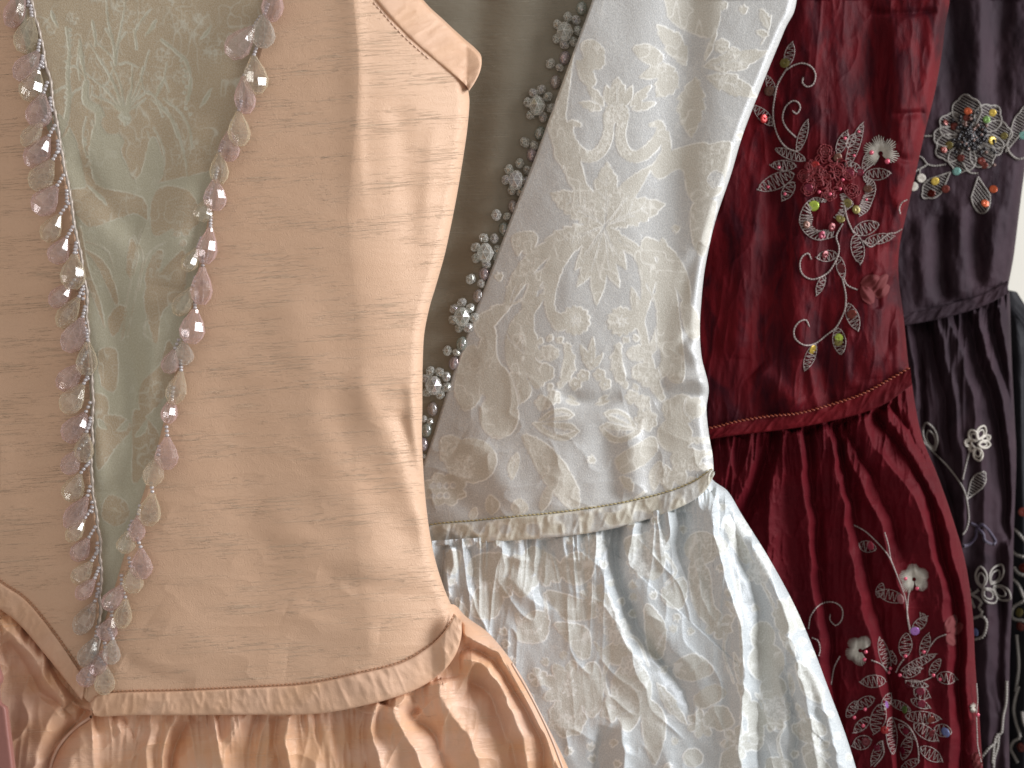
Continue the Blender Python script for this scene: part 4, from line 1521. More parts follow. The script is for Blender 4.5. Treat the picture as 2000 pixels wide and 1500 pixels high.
# big fruit, flowers and foliage near the waist
CB.disc(975, 812, 38, 1.0, 0, ry=44)
CB.disc(1002, 760, 36, 1.0, 0, scr=0.0, ry=32)
CB.stroke([(990, 720), (1010, 770), (1014, 830), (1000, 860)], 4, 2, 0.0)
CB.poly([(940, 660), (966, 640), (972, 700), (1000, 740), (1010, 800), (960, 790), (930, 730)])
CB.poly([(904, 690), (930, 676), (950, 740), (930, 790), (904, 800), (888, 760)])
CB.poly([(1030, 640), (1050, 660), (1046, 700), (1068, 720), (1052, 760), (1032, 740), (1020, 700)])
CB.stroke([(1006, 560), (990, 620), (994, 660), (1024, 690)], 2, 2, 0.0)
CB.disc(920, 900, 50, 1.0, 0, ry=44)
CB.disc(906, 912, 22, 1.0, 0, scr=1.0, ry=26)
CB.stroke([(870, 880), (860, 910), (880, 936), (920, 944)], 2.5, 2, 0.0)
CB.disc(868, 956, 40, 1.0, 8, scr=0.0, ry=30, amp=.25)
for k in range(7):
    CB.disc(846 + (k % 4) * 13, 948 + (k // 4) * 20, 6, 0.0, scr=0.8)
CB.leaf((1012, 884), (1000, 940), 22, 4, vein=1)
CB.poly([(1020, 850), (1060, 862), (1100, 900), (1128, 950), (1130, 990), (1100, 980), (1070, 950), (1040, 900)])
CB.stroke([(1030, 850), (1042, 900), (1080, 960), (1120, 1000)], 4, 3, 1.0, scr=0.9)
CB.leaf((960, 1006), (956, 966), 28, 4, vein=1)
CB.leaf((1010, 1006), (1016, 972), 34, 3, vein=2)
CB.leaf((920, 1016), (930, 990), 18, serr=3, scr=.8)
CB.leaf((1056, 1000), (1080, 940), 20, scr=.3)
CB.disc(1318, 850, 34, 1.0)
CB.disc(1328, 800, 34, 1.0, 0, ry=30)
CB.disc(1358, 796, 20, 1.0)
CB.stroke([(1284, 870), (1280, 830), (1290, 790), (1320, 772)], 3, 3, 0.0)
CB.stroke([(1340, 778), (1336, 800), (1352, 820)], 2, 2, 0.0)
CB.poly([(1204, 894), (1240, 870), (1276, 852), (1284, 880), (1260, 906), (1220, 926), (1206, 914)])
CB.disc(1262, 820, 20, 1.0, 7, scr=1.0, amp=.3)
CB.leaf((1290, 900), (1276, 960), 26, 3, vein=1)
CB.leaf((1300, 908), (1306, 964), 28, 0, vein=1)
CB.leaf((1318, 908), (1336, 952), 30, 0, serr=0)
CB.disc(1340, 896, 30, 1.0, 0, ry=22)
for k in range(14):
    CB.disc(1350 + (k % 4) * 12, 860 + (k // 4) * 26, 7, 1.0, 5, scr=1.0)
CB.leaf((1236, 960), (1210, 930), 24, 3, serr=3)
CB.stroke([(1100, 1010), (1150, 990), (1200, 1000), (1260, 960)], 6, 3, 1.0, scr=.8)
# long leaves and strokes of the figure down the neck edge
CB.poly([(1096, 110), (1120, 100), (1106, 220), (1100, 330), (1082, 260), (1088, 180)])
CB.poly([(1000, 460), (1040, 452), (1050, 470), (1030, 500), (1020, 490), (1010, 500)])
CB.leaf((1014, 486), (1022, 466), 18, serr=3)
CB.stroke([(990, 560), (1030, 548), (1066, 530), (1100, 500)], 4, 12, wm=14)
CB.stroke([(960, 600), (1010, 590), (1060, 560)], 4, 3, 1.0)
CB.poly([(930, 620), (1000, 590), (980, 620), (940, 660)])
CB.poly([(860, 860), (880, 850), (900, 860), (880, 890), (862, 900)], scr=.8)
R_ = random.Random(17)
n_ = 0
for k in range(90):
    x, y = R_.uniform(850, 1500), R_.uniform(-80, 1000)
    xi, yi = int(x - CB.x0), int(y - CB.y0)
    if CB.a[max(0, yi - 17):yi + 17, max(0, xi - 17):xi + 17].any() or abs(x - ax(y)) < 16 or (640 > y > 500 and abs(x - ax(y)) < 70):
        continue
    t = R_.uniform(0, 6.28)
    if n_ % 3 > 5:
        CB.flower(x, y, 13, 5, 11, rot=t)
    else:
        for q in (-0.7, 0, 0.7):
            CB.leaf((x - 8 * math.cos(t), y - 8 * math.sin(t)), (x + 11 * math.cos(t + q), y + 11 * math.sin(t + q)), 7)
    n_ += 1
CB.done(11, 1.3, 1.7)
S2 = Surf(D2, H2)
cloth('bodice', ivory, M_IV, D2, xL2, xR2, yTc(-300), yB2, H2, step=1.5, roll=(20, 9, 5, 2.5), thick=36, pat=CB.fns())


def H2i(px, py):
    px, py = np.asarray(px, float), np.asarray(py, float)
    return np.minimum(-14.5, H2(np.maximum(px, xL2(py)), py) - 3.0) + (0.0 * px + 3.0 * np.exp(-((px - (1010 - 0.15 * py)) / 60) ** 2) - 2.0 * np.exp(-((px - (940 - .1 * py)) / 40) ** 2)
            + 0.8 * fbm(px / 60, py / 160, 71) + 0.22 * fbm(px / 14, py / 2.6, 75))


M_CREPE = silk_mat('pewter_crepe', rgb(140, 132, 117), rgb(120, 112, 98), rgb(176, 169, 152), rough=0.46, spec=0.6, rot=0.03, slub_amt=0.8,
                   spec_tint=(0.95, 1, 0.92, 1), sheen=0.15, mottle=0.5, metallic=0.2)
S2i = Surf(D2, H2i)
cloth('insert_panel', ivory, M_CREPE, D2, lambda y: np.full(np.shape(y), 690.0), cv([(-330, 1300), (0, 1190), (410, 1040), (850, 880), (1100, 830)]),
      yTc(-300), yTc(1050), H2i, step=1.8, roll=(10, 1, 10, 1), thick=8)

# crystal trim
A_ = lambda x, y: (820 + x * .2, y * .2)
B_ = lambda x, y: (820 + x * .2, 250 + y * .2)
C_ = lambda x, y: (800 + x * .2, 550 + y * .2)
FL = [(A_, (1415, 310), [(1445, 165), (1525, 195), (1545, 300), (1495, 405), (1410, 435), (1340, 375), (1345, 240)]),
      (A_, (1145, 1030), [(1185, 875), (1250, 945), (1280, 1055), (1205, 1145), (1085, 1120), (1055, 1000), (1110, 910)]),
      (B_, (940, 510), [(975, 345), (1055, 415), (1040, 520), (985, 620), (900, 605), (840, 505), (870, 405)]),
      (B_, (640, 1220), [(625, 1075), (728, 1080), (760, 1190), (755, 1275), (650, 1325), (550, 1270), (543, 1165)]),
      (C_, (510, 345), [(510, 205), (590, 260), (630, 350), (572, 450), (485, 450), (425, 375), (435, 265)]),
      (C_, (235, 1015), [(203, 875), (295, 885), (360, 930), (363, 1030), (300, 1100), (160, 950), (170, 1080)])]
trim_flip = lambda i: G_CRY[i % 3]
for i, (f, c, ps) in enumerate(FL):
    cx, cy = f(*c)
    ctr = pearl(S2i, ivory, cx, cy, 17.5, G_CRY[(i * 2) % 3], 'bead_flower', 1.5, 'c', ry=18.5)
    ctr['own_place'] = 1
    for j, q in enumerate(ps):
        x, y = f(*q)
        b = pearl(S2i, None, x, y, 9.8, trim_flip(i + j), 'petal_bead', 0, 'c', tilt=random.uniform(-1, 1))
        mw = b.matrix_basis.copy()
        b.parent = ctr
        b.matrix_parent_inverse = mathutils.Matrix.Translation(-ivory.location) @ mathutils.Matrix.Identity(4)
        b.matrix_parent_inverse = ctr.matrix_basis.inverted()
        b.matrix_basis = mw
OV = [A_(1580, 80), A_(1415, 565), A_(1325, 800), A_(1170, 1300), B_(1095, 260), B_(912, 770), B_(822, 990), B_(630, 1425), C_(670, 140), C_(510, 605),
      C_(435, 795), C_(225, 1245), C_(165, 1450), (826, 868), (1146, -20)]
for i, (x, y) in enumerate(OV):
    pearl(S2i, ivory, x, y, 10.5, G_OVAL[i % 3], 'oval_bead', -1.2, 's', ry=14, tilt=random.uniform(-.3, .1))
    pearl(S2i, ivory, x + 1, y + 3, 2.6, G_SEED, 'seed_bead', 3.4, 's')
RD = [(A_(1275, 620), 10), (A_(1365, 662), 8.4), (A_(1025, 1390), 10.4), (A_(1115, 1420), 9), (B_(748, 850), 11), (B_(850, 862), 8.4),
      (B_(497, 1475), 10.4), (C_(700, 20), 8.4), (C_(370, 675), 10), (C_(458, 692), 8), (C_(140, 1340), 7), (C_(200, 1365), 7),
      ((827, 872), 6), ((828, 891), 5.4), ((1122, -46), 10), ((1136, -60), 8)]
for i, ((x, y), r) in enumerate(RD):
    pearl(S2i, ivory, x, y, r, trim_flip(i), 'round_bead', 0, 'c', tilt=random.uniform(-1, 1))

TOP2 = [(700, 1056), (780, 1046), (845, 1026), (930, 1018), (1000, 1011), (1100, 1001), (1200, 986), (1290, 966), (1350, 944), (1392, 916)]
BOT2 = [(700, 1086), (780, 1076), (850, 1063), (930, 1061), (1000, 1056), (1100, 1048), (1180, 1036), (1250, 1019), (1330, 990), (1374, 962), (1396, 926)]
band('waist_binding', ivory, M_IVB, D2, TOP2, BOT2, lambda x, y: H2(x, y) + 0.8, lift=0.5, bulge=1.0, under=7, wr=0.6, seed=31,
     pat={'pat': lambda x, y: np.clip(4 * (vnoise(x / 26, y / 22, 81) - 0.38), 0, 1), 'edge': lambda x, y: np.clip(1 - 9 * np.abs(vnoise(x / 26, y / 22, 81) - 0.5), 0, 1) * .8,
          'scr': lambda x, y: 0 * x})
stitches(S2, 'seam_stitching', ivory, [(x, y - 2) for x, y in TOP2], M_ISTITCH, 5.5, 2.5, 0.36, 0.5, slant=0.12)


def H2k(px, py):
    px, py = np.asarray(px, float), np.asarray(py, float)
    h = -10.0 + 5 * np.exp(-((py - 1250) / 260) ** 2)
    h += folds(px, py, [
        ([(1200, 1020), (1206, 1080), (1220, 1160), (1250, 1230), (1290, 1290), (1330, 1340), (1350, 1400)], -11, 14, 22, (0.02, 0.25)),
        ([(1226, 1020), (1230, 1100), (1256, 1190), (1300, 1250), (1350, 1310)], 7, 12, 34, (0.02, 0.3)),
        ([(1170, 1030), (1178, 1120), (1200, 1210), (1240, 1290), (1270, 1380)], 6, 34, 14, (0.05, 0.3)),
        ([(1304, 1000), (1302, 1060), (1300, 1120)], 6, 26, 8, (0.02, 0.4)),
        ([(1330, 1000), (1330, 1060), (1340, 1140)], -5, 12, 16, (0.02, 0.4)),
        ([(1390, 960), (1400, 1080), (1440, 1200), (1456, 1330), (1446, 1450), (1440, 1600)], 9, 26, 12, (0.05, 0)),
        ([(1420, 980), (1450, 1080), (1480, 1200), (1486, 1330), (1480, 1500), (1470, 1620)], -7, 10, 24, (0.05, 0)),
        ([(1430, 960), (1490, 1080), (1530, 1200), (1560, 1300), (1590, 1450), (1610, 1620)], 6, 22, 14, (0.1, 0)),
        ([(1530, 1300), (1546, 1380), (1552, 1480), (1560, 1600)], -8, 12, 16, (0.2, 0)),
        ([(1590, 1300), (1620, 1400), (1640, 1520), (1650, 1620)], 5, 16, 20, (0.2, 0)),
        ([(880, 1070), (886, 1110), (880, 1150)], 5, 12, 12, (0.05, 0.3)),
        ([(910, 1070), (930, 1110), (926, 1150)], -4, 10, 12, (0.05, 0.3)),
        ([(868, 1066), (864, 1110), (868, 1160), (890, 1210)], -8, 10, 6, (0.02, 0.3)),
        ([(960, 1060), (1000, 1090), (1040, 1100)], 4, 14, 14, (0.1, 0.3)),
        ([(1060, 1050), (1050, 1110), (1070, 1170), (1140, 1220)], -4, 22, 18, (0.05, 0.3)),
        ([(1100, 1046), (1120, 1090), (1180, 1090)], 4, 16, 18, (0.05, 0.3)),
        ([(990, 1130), (1060, 1180), (1130, 1200)], 4, 22, 20, (0.3, 0.3)),
        ([(1180, 1420), (1170, 1480), (1160, 1600)], -7, 14, 18, (0.3, 0)),
        ([(1216, 1400), (1214, 1480), (1210, 1600)], 6, 16, 18, (0.3, 0)),
        ([(1290, 1400), (1300, 1500), (1290, 1600)], 5, 30, 40, (0.3, 0)),
    ], 1.5, 12, 0.7)
    h += 3.0 * fbm(px / 110, py / 120, 91) + 0.9 * fbm(px / 40, py / 46, 95) + 1.3 * ridged(px / 60, py / 90 - px / 100, 97)
    h = h + gathers(px, py, yTk2(px), 16.0, 4.5, 40.0, 411)
    return h


CK = Canvas(840, 940, 1760, 1640)
K = lambda x, y: (1000 + x / 3.0, 1000 + y / 3.0)
KP = lambda pts: [K(*p) for p in pts]
for c, r, ry in [((380, 330), 34, 32), ((700, 1040), 40, 52), ((470, 1040), 22, 55), ((1110, 210), 34, 32), ((1490, 880), 36, 38), ((1530, 1030), 26, 24),
                 ((1470, 730), 24, 30), ((1200, 205), 22, 18), ((1060, 1440), 20, 18), ((110, 680), 26, 24), ((60, 420), 20, 26), ((620, 830), 30, 22),
                 ((60, 1300), 18, 22), ((1740, 1280), 26, 24)]:
    x, y = K(*c)
    CK.disc(x, y, r, 1.0, 0, ry=ry)
for p in [[(200, 460), (420, 520), (500, 610), (350, 640), (280, 600)], [(250, 650), (440, 680), (460, 840), (400, 860), (340, 780)],
          [(1040, 300), (1150, 330), (1180, 520), (1210, 600), (1240, 740), (1160, 680), (1060, 540)],
          [(960, 880), (1060, 830), (1140, 870), (1180, 940), (1060, 990), (960, 960)],
          [(1070, 1080), (1180, 1010), (1260, 1060), (1180, 1130), (1090, 1150)], [(100, 590), (210, 600), (200, 740), (110, 770), (20, 730)],
          [(1150, 1160), (1250, 1140), (1300, 1240), (1200, 1280)], [(1640, 1250), (1800, 1230), (1840, 1300), (1700, 1330)],
          [(1660, 880), (1740, 920), (1830, 1050), (1800, 1120), (1700, 1050)], [(1560, 560), (1640, 640), (1600, 720), (1540, 650)],
          [(130, 200), (280, 300), (280, 410), (180, 380), (60, 280)], [(0, 260), (100, 290), (80, 420), (0, 460)],
          [(770, 1090), (880, 1160), (900, 1300), (840, 1480), (790, 1400), (760, 1250)], [(640, 1150), (760, 1160), (700, 1280), (640, 1260)],
          [(1320, 1000), (1400, 1080), (1370, 1200), (1340, 1100)], [(1380, 1130), (1460, 1140), (1470, 1360), (1400, 1380)],
          [(660, 160), (800, 140), (900, 260), (840, 400), (700, 300)], [(880, 450), (1020, 400), (1000, 560), (900, 540)],
          [(1240, 60), (1330, 130), (1400, 260), (1360, 300), (1280, 180)], [(780, 540), (900, 660), (880, 850), (800, 820)],
          [(-380, 230), (-300, 240), (-330, 360), (-390, 340)], [(-220, 260), (-60, 240), (20, 330), (-120, 400), (-260, 360)],
          [(-200, 460), (-60, 500), (-100, 620), (-240, 600)], [(-330, 500), (-250, 600), (-300, 640)],
          [(1240, 1400), (1340, 1440), (1330, 1560), (1220, 1560)], [(1500, 1440), (1640, 1470), (1620, 1580), (1500, 1560)],
          [(1700, 1380), (1800, 1420), (1900, 1560), (1760, 1560)]]:
    CK.poly(KP(p))
# sprays of pointed petals, two small daisies as on the lower left
for c, r, n, w in [((335, 1030), 56, 9, 24), ((325, 1210), 40, 7, 28), ((150, 970), 20, 5, 14), ((590, 1150), 28, 7, 16), ((1210, 660), 30, 6, 16),
                   ((1530, 1190), 34, 8, 17), ((1640, 600), 40, 8, 18), ((1320, 1350), 34, 7, 18), ((480, 500), 30, 7, 15), ((160, 350), 34, 6, 18),
                   ((1790, 1400), 28, 6, 16), ((-110, 440), 40, 8, 20), ((1110, 1240), 30, 7, 16)]:
    x, y = K(*c)
    CK.flower(x, y, r, n, w, rot=random.random())
    CK.disc(x, y, r * .22, 1.0, 0, scr=1)
for p0, p1, w in [((850, 1000), (1030, 1250), 30), ((600, 1200), (780, 1120), 18), ((900, 690), (840, 850), 24), ((1330, 1000), (1300, 820), 18),
                  ((1660, 850), (1560, 700), 22), ((1010, 380), (880, 520), 26), ((560, 900), (480, 760), 16), ((1500, 1140), (1420, 1060), 18),
                  ((1640, 1080), (1620, 940), 16), ((560, 640), (560, 480), 22), ((1720, 1250), (1660, 1120), 18), ((1340, 620), (1240, 520), 20)]:
    CK.leaf(K(*p0), K(*p1), w * .9, 3, serr=3, vein=2)
for pts, w in [([(30, 600), (60, 690), (150, 700), (200, 600), (190, 480)], 9), ([(1320, 400), (1340, 700), (1350, 1000), (1340, 1300)], 7),
               ([(640, 700), (740, 760), (800, 900)], 7), ([(1300, 600), (1240, 800), (1300, 1000)], 6), ([(560, 880), (540, 1000), (600, 1150), (660, 1200)], 8),
               ([(900, 250), (960, 350), (900, 420)], 7), ([(1380, 250), (1500, 480), (1560, 620)], 8), ([(1600, 1500), (1560, 1350), (1600, 1250)], 8)]:
    CK.stroke(KP(pts), w, w * .5, 1.0, scr=0.9)
for x, y, r in [(760, 300, 26), (560, 600, 20), (620, 700, 24), (1500, 250, 26), (1450, 350, 22), (700, 900, 20), (1560, 1150, 22), (480, 200, 22), (840, 180, 26), (1360, 80, 20)]:
    a, b = K(x, y)
    CK.disc(a, b, r, 0.6, 9, scr=1.0, amp=.3)
R_ = random.Random(19)
n_ = 0
for k in range(900):
    x, y = R_.uniform(860, 1700), R_.uniform(980, 1620)
    xi, yi = int(x - CK.x0), int(y - CK.y0)
    if CK.a[max(0, yi - 13):yi + 13, max(0, xi - 13):xi + 13].any():
        continue
    t = R_.uniform(0, 6.28)
    if n_ % 3 > 5:
        CK.flower(x, y, 12, 6, 8, rot=t)
    else:
        for q in (-0.8, 0, 0.8):
            CK.leaf((x - 8 * math.cos(t), y - 8 * math.sin(t)), (x + 10 * math.cos(t + q), y + 10 * math.sin(t + q)), 6.5)
    n_ += 1
CK.done(23, 1.5, 2.0)
xSk2R = cv([(860, 1378), (930, 1388), (960, 1422), (1010, 1452), (1090, 1502), (1180, 1551), (1270, 1590), (1350, 1620), (1430, 1650), (1500, 1672), (1600, 1700), (1700, 1724)])
yTk2 = cv([(700, 1070), (850, 1056), (1000, 1046), (1100, 1038), (1200, 1022), (1300, 990), (1360, 960), (1392, 930), (1420, 925), (1700, 925)])
cloth('skirt', ivory, M_IVS, D2, lambda y: np.full(np.shape(y), 720.0), xSk2R, yTk2, yTc(1680), H2k, step=1.6, roll=(30, 16, 20, 10), thick=50, pat=CK.fns())

# ================================================================== CRIMSON DRESS
D3 = 0.80
red = thing('dress', 'crimson silk dress with pewter thread embroidery and sequins on bodice and skirt', 'dress', tuple(P(1640, 1560, D3)), 'dresses hanging in a row')
xR3 = cv([(-330, 1870), (-100, 1862), (0, 1855), (50, 1846), (100, 1840), (180, 1826), (260, 1806), (350, 1786), (420, 1770), (480, 1757), (540, 1755),
          (620, 1765), (700, 1773), (760, 1780), (900, 1790)])
yB3 = cv([(1200, 862), (1385, 842), (1450, 834), (1550, 820), (1650, 796), (1720, 770), (1790, 738)])


def H3(px, py):
    px, py = np.asarray(px, float), np.asarray(py, float)
    h = -8.0 - np.clip(1560 - px, 0, None) ** 1.3 / 120.0
    h = h + folds(px, py, [
        ([(1500, 200), (1510, 400), (1500, 620), (1490, 800)], -4.5, 46, 40, (0.2, 0)),
        ([(1570, -100), (1590, 100), (1560, 300)], 4, 50, 50, (0, 0.3)),
        ([(1690, -100), (1700, 60), (1712, 180), (1700, 280)], -5, 40, 30, (0, 0.3)),
        ([(1752, 60), (1758, 200), (1756, 300), (1740, 400)], 4, 26, 30, (0, 0.3)),
        ([(1460, 440), (1450, 560), (1440, 700)], 3, 26, 26),
        ([(1560, 460), (1556, 600), (1566, 700)], 4, 26, 34),
        ([(1610, 560), (1600, 680), (1620, 790)], -4, 26, 22, (0.3, 0)),
        ([(1700, 480), (1690, 600), (1700, 740)], 3, 30, 30),
        ([(1740, 470), (1742, 560), (1736, 700)], -3, 12, 16),
        ([(1480, 720), (1520, 760), (1560, 800)], 4, 26, 22),
        ([(1660, 640), (1650, 700), (1664, 760)], 2.5, 12, 14),
        ([(1580, 700), (1590, 760), (1600, 800)], 2.5, 10, 12, (0.2, 0)),
        ([(1800, 220), (1770, 222), (1740, 224)], -2.5, 6, 10, (0, 0.3)),
        ([(1796, 310), (1770, 314), (1740, 300)], -2.5, 10, 6, (0, 0.3)),
        ([(1690, 20), (1750, 28), (1830, 22)], -2.0, 5, 8, (0.2, 0.1)),
        ([(1700, 540), (1720, 546), (1754, 530)], 2.5, 8, 10),
        ([(1704, 560), (1714, 580), (1716, 604)], -2.5, 8, 8),
    ])
    return h + 3.6 * fbm(px / 46, py / 150, 111) + 1.0 * fbm(px / 20, py / 60, 115) + 0.7 * ridged(px / 26, py / 90 + px / 80, 118) + 0.15 * ridged(px / 10, py / 24, 117)


S3 = Surf(D3, H3)
cloth('bodice', red, M_RED, D3, lambda y: np.full(np.shape(y), 1290.0), xR3, yTc(-300), yB3, H3, step=1.8, roll=(26, 16, 20, 8), thick=40)
TOP3 = [(1250, 856), (1330, 846), (1400, 832), (1440, 822), (1500, 812), (1560, 806), (1620, 790), (1680, 770), (1730, 744), (1778, 716)]
BOT3 = [(1250, 880), (1330, 868), (1400, 856), (1440, 850), (1500, 843), (1560, 835), (1620, 823), (1680, 808), (1730, 788), (1781, 752)]
M_REDB = silk_mat('crimson_binding', rgb(96, 15, 24), rgb(62, 10, 19), rgb(116, 30, 33), rough=0.55, spec=0.16, slub_amt=0.3,
                  spec_tint=(1, 0.45, 0.4, 1), sheen=0.04, sheen_tint=(1, 0.4, 0.36, 1), mottle=0.8, rot=0.3)
band('waist_binding', red, M_REDB, D3, TOP3, BOT3, lambda x, y: -8.0 + 0.25 * (H3(x, y) + 8.0) + 1.5, lift=0, bulge=1.0, under=10, wr=0.6, seed=41)
stitches(Surf(D3, lambda x, y: np.maximum(H3(x, y), -8.0 + 0.25 * (H3(x, y) + 8.0) + 2.2)), 'seam_stitching', red, [(x, y + 1) for x, y in TOP3], M_RSTITCH, 5, 3, 0.4, 0.8, slant=0.35)


def H3k(px, py):
    px, py = np.asarray(px, float), np.asarray(py, float)
    e = np.clip((py - 800) / 200, 0.25, 1)
    h = -16.0 + 5 * np.clip((py - 820) / 200, 0, 1)
    R = 1.0
    h = h + folds(px, py, [
        ([(1506, 838), (1498, 880), (1476, 950), (1450, 1020), (1430, 1120), (1420, 1300)], -12, 10, 22, (0.02, 0)),
        ([(1482, 842), (1470, 900), (1446, 960), (1430, 1000)], 8, 18, 10, (0.02, 0.2)),
        ([(1528, 838), (1520, 880), (1506, 950), (1500, 1040), (1510, 1200), (1530, 1400), (1560, 1640)], 9, 8, 24, (0.02, 0)),
        ([(1556, 836), (1566, 900), (1572, 980), (1584, 1080), (1596, 1200), (1610, 1330), (1640, 1500), (1660, 1640)], 9, 22, 9, (0.02, 0)),
        ([(1566, 836), (1580, 900), (1588, 980), (1600, 1080), (1612, 1180), (1630, 1330), (1660, 1640)], -10, 7, 14, (0.02, 0)),
        ([(1610, 830), (1630, 900), (1646, 980), (1660, 1080), (1690, 1200), (1712, 1300), (1740, 1450), (1760, 1640)], 10, 26, 8, (0.02, 0)),
        ([(1626, 828), (1644, 880), (1660, 950), (1676, 1040), (1700, 1140), (1730, 1260), (1750, 1400), (1770, 1640)], -11, 6, 18, (0.02, 0)),
        ([(1640, 826), (1664, 900), (1700, 980), (1730, 1060), (1760, 1160), (1780, 1240)], 8, 9, 12, (0.02, 0.2)),
        ([(1650, 826), (1680, 880), (1720, 960), (1750, 1040), (1770, 1100)], -8, 7, 14, (0.02, 0.2)),
        ([(1684, 812), (1712, 880), (1756, 930), (1790, 980), (1816, 1060), (1840, 1160), (1850, 1280), (1860, 1640)], 10, 30, 12, (0.02, 0)),
        ([(1706, 804), (1740, 850), (1784, 910), (1816, 980), (1834, 1060), (1858, 1150), (1872, 1280), (1880, 1640)], -10, 7, 12, (0.02, 0)),
        ([(1724, 794), (1762, 860), (1806, 930), (1844, 1020), (1866, 1100), (1884, 1200), (1890, 1400)], 8, 12, 12, (0.02, 0)),
        ([(1740, 786), (1768, 830), (1800, 880), (1826, 940)], -6, 6, 8, (0.02, 0.2)),
        ([(1440, 852), (1420, 900), (1410, 960)], 5, 20, 12, (0.02, 0.2)),
        ([(1600, 1300), (1600, 1400), (1620, 1500)], 4, 16, 16),
        ([(1780, 1280), (1800, 1400), (1810, 1600)], 5, 26, 26, (0.3, 0)),
        ([(1830, 1300), (1836, 1420), (1850, 1600)], -4, 12, 16, (0.3, 0)),
    ], 1.35, 9, 0.68)
    h = h + gathers(px, py, yTk3(px), 11.0, 5.0, 60.0, 421)
    return h + 2.0 * fbm(px / 40, py / 130, 121) + 1.0 * ridged(px / 20, py / 60, 125) + 0.4 * ridged(px / 9, py / 20, 127)


S3k = Surf(D3, H3k)
xSk3R = cv([(700, 1778), (755, 1782), (850, 1800), (930, 1832), (1010, 1860), (1100, 1886), (1200, 1900), (1300, 1905), (1400, 1913), (1500, 1920), (1700, 1940)])
yTk3 = cv([(1250, 872), (1400, 850), (1500, 838), (1560, 830), (1620, 818), (1680, 800), (1730, 780), (1790, 742), (1830, 736), (1960, 736)])
M_REDS = silk_mat('crimson_skirt_silk', rgb(88, 14, 24), rgb(56, 9, 18), rgb(108, 26, 33), rough=0.6, spec=0.15, slub_amt=0.5,
                  spec_tint=(1, 0.45, 0.45, 1), sheen=0.04, sheen_tint=(1, 0.38, 0.42, 1), mottle=0.5, rot=0.06)
cloth('skirt', red, M_REDS, D3, lambda y: np.full(np.shape(y), 1240.0), xSk3R, yTk3, yTc(1680), H3k, step=1.8, roll=(24, 14, 20, 8), thick=50)


def group(S, parent, name, mat):
    return {'S': S, 'g': Geo(), 'parent': parent, 'name': name, 'mat': mat}


def stem(S, parent, pts, r=0.42, mat=None, name='embroidered_stem'):
    g = Geo()
    S.thread(g, pts, r, True, True, 0.25, 6)
    return g.build(name, mat or M_GTHREAD, parent)


def leaf(S, parent, p0, p1, w, mat=None, r=0.21, **k):
    g = Geo()
    zig_leaf(S, p0, p1, w, g, r=r, **k)
    return g.build('embroidered_leaf', mat or M_GTHREAD, parent)


# --- bodice embroidery (coordinates from three enlargements)
q1 = lambda *p: tf(1400, 0, .3, p)
q2 = lambda *p: tf(1400, 350, .3, p)
q5 = lambda *p: tf(1440, 200, .2, p)
for c in [q1((460, 440), (400, 540), (380, 620), (366, 720), (376, 820), (410, 910), (460, 965), (530, 990)),
          q1((455, 455), (500, 425), (560, 412), (615, 435), (642, 485), (630, 545), (590, 565), (558, 540), (562, 505)),
          q1((515, 895), (455, 835), (428, 770), (445, 700), (490, 658), (530, 668), (542, 705), (520, 740), (492, 722)),
          q1((960, 1110), (1000, 1080), (1040, 1050)),
          q2((830, 170), (850, 260), (890, 350)), q2((820, 290), (778, 370), (795, 440), (788, 500), (740, 590), (690, 630), (620, 652), (560, 622), (540, 560), (556, 505), (595, 483), (615, 522)),
          q2((825, 640), (850, 690), (915, 720)), q2((818, 650), (838, 740), (840, 800), (830, 862), (780, 960), (720, 1010), (640, 1070), (570, 1080), (512, 1040), (503, 980), (535, 930), (580, 917), (602, 960)),
          q2((950, 400), (1000, 440), (1060, 400), (1120, 355), (1160, 350), (1205, 325)),
          q1((1240, 1300), (1205, 1320), (1188, 1360), (1195, 1395))]:
    stem(S3, red, c)
for a, b, w in [((455, 430), (492, 275), 62), ((375, 620), (325, 490), 50), ((365, 815), (240, 690), 70), ((525, 985), (592, 780), 54),
                ((575, 1040), (380, 970), 64), ((515, 1080), (350, 1075), 66), ((500, 1130), (268, 1235), 100), ((500, 1185), (425, 1305), 70),
                ((785, 1000), (850, 850), 62), ((845, 1090), (950, 800), 66), ((850, 960), (900, 870), 50), ((955, 1120), (980, 990), 36),
                ((965, 1140), (1130, 1128), 76), ((870, 1060), (940, 1120), 44)]:
    (x0, y0), (x1, y1) = q1(a, b)
    leaf(S3, red, (x0, y0), (x1, y1), w * .3)
for a, b, w in [((890, 345), (1055, 290), 90), ((900, 360), (935, 550), 84), ((965, 405), (1155, 370), 64), ((700, 625), (650, 755), 46),
                ((785, 490), (650, 510), 70), ((790, 500), (825, 650), 54)]:
    (x0, y0), (x1, y1) = q2(a, b)
    leaf(S3, red, (x0, y0), (x1, y1), w * .3)


def zig_band(S, parent, inner, outer, n, r=0.24, mat=None):
    a, b = cr(inner, 10), cr(outer, 10)
    ta, tb = np.linspace(0, len(a) - 1, n).astype(int), np.linspace(0, len(b) - 1, n).astype(int)
    pts = []
    for i in range(n):
        pts.append(a[ta[i]] if i % 2 else b[tb[i]])
    g = Geo()
    S.thread(g, pts, r, True, True, 0.2, 5)
    S.thread(g, outer, r, True, True, 0.3, 6)
    return g.build('embroidered_leaf', mat or M_GTHREAD, parent)


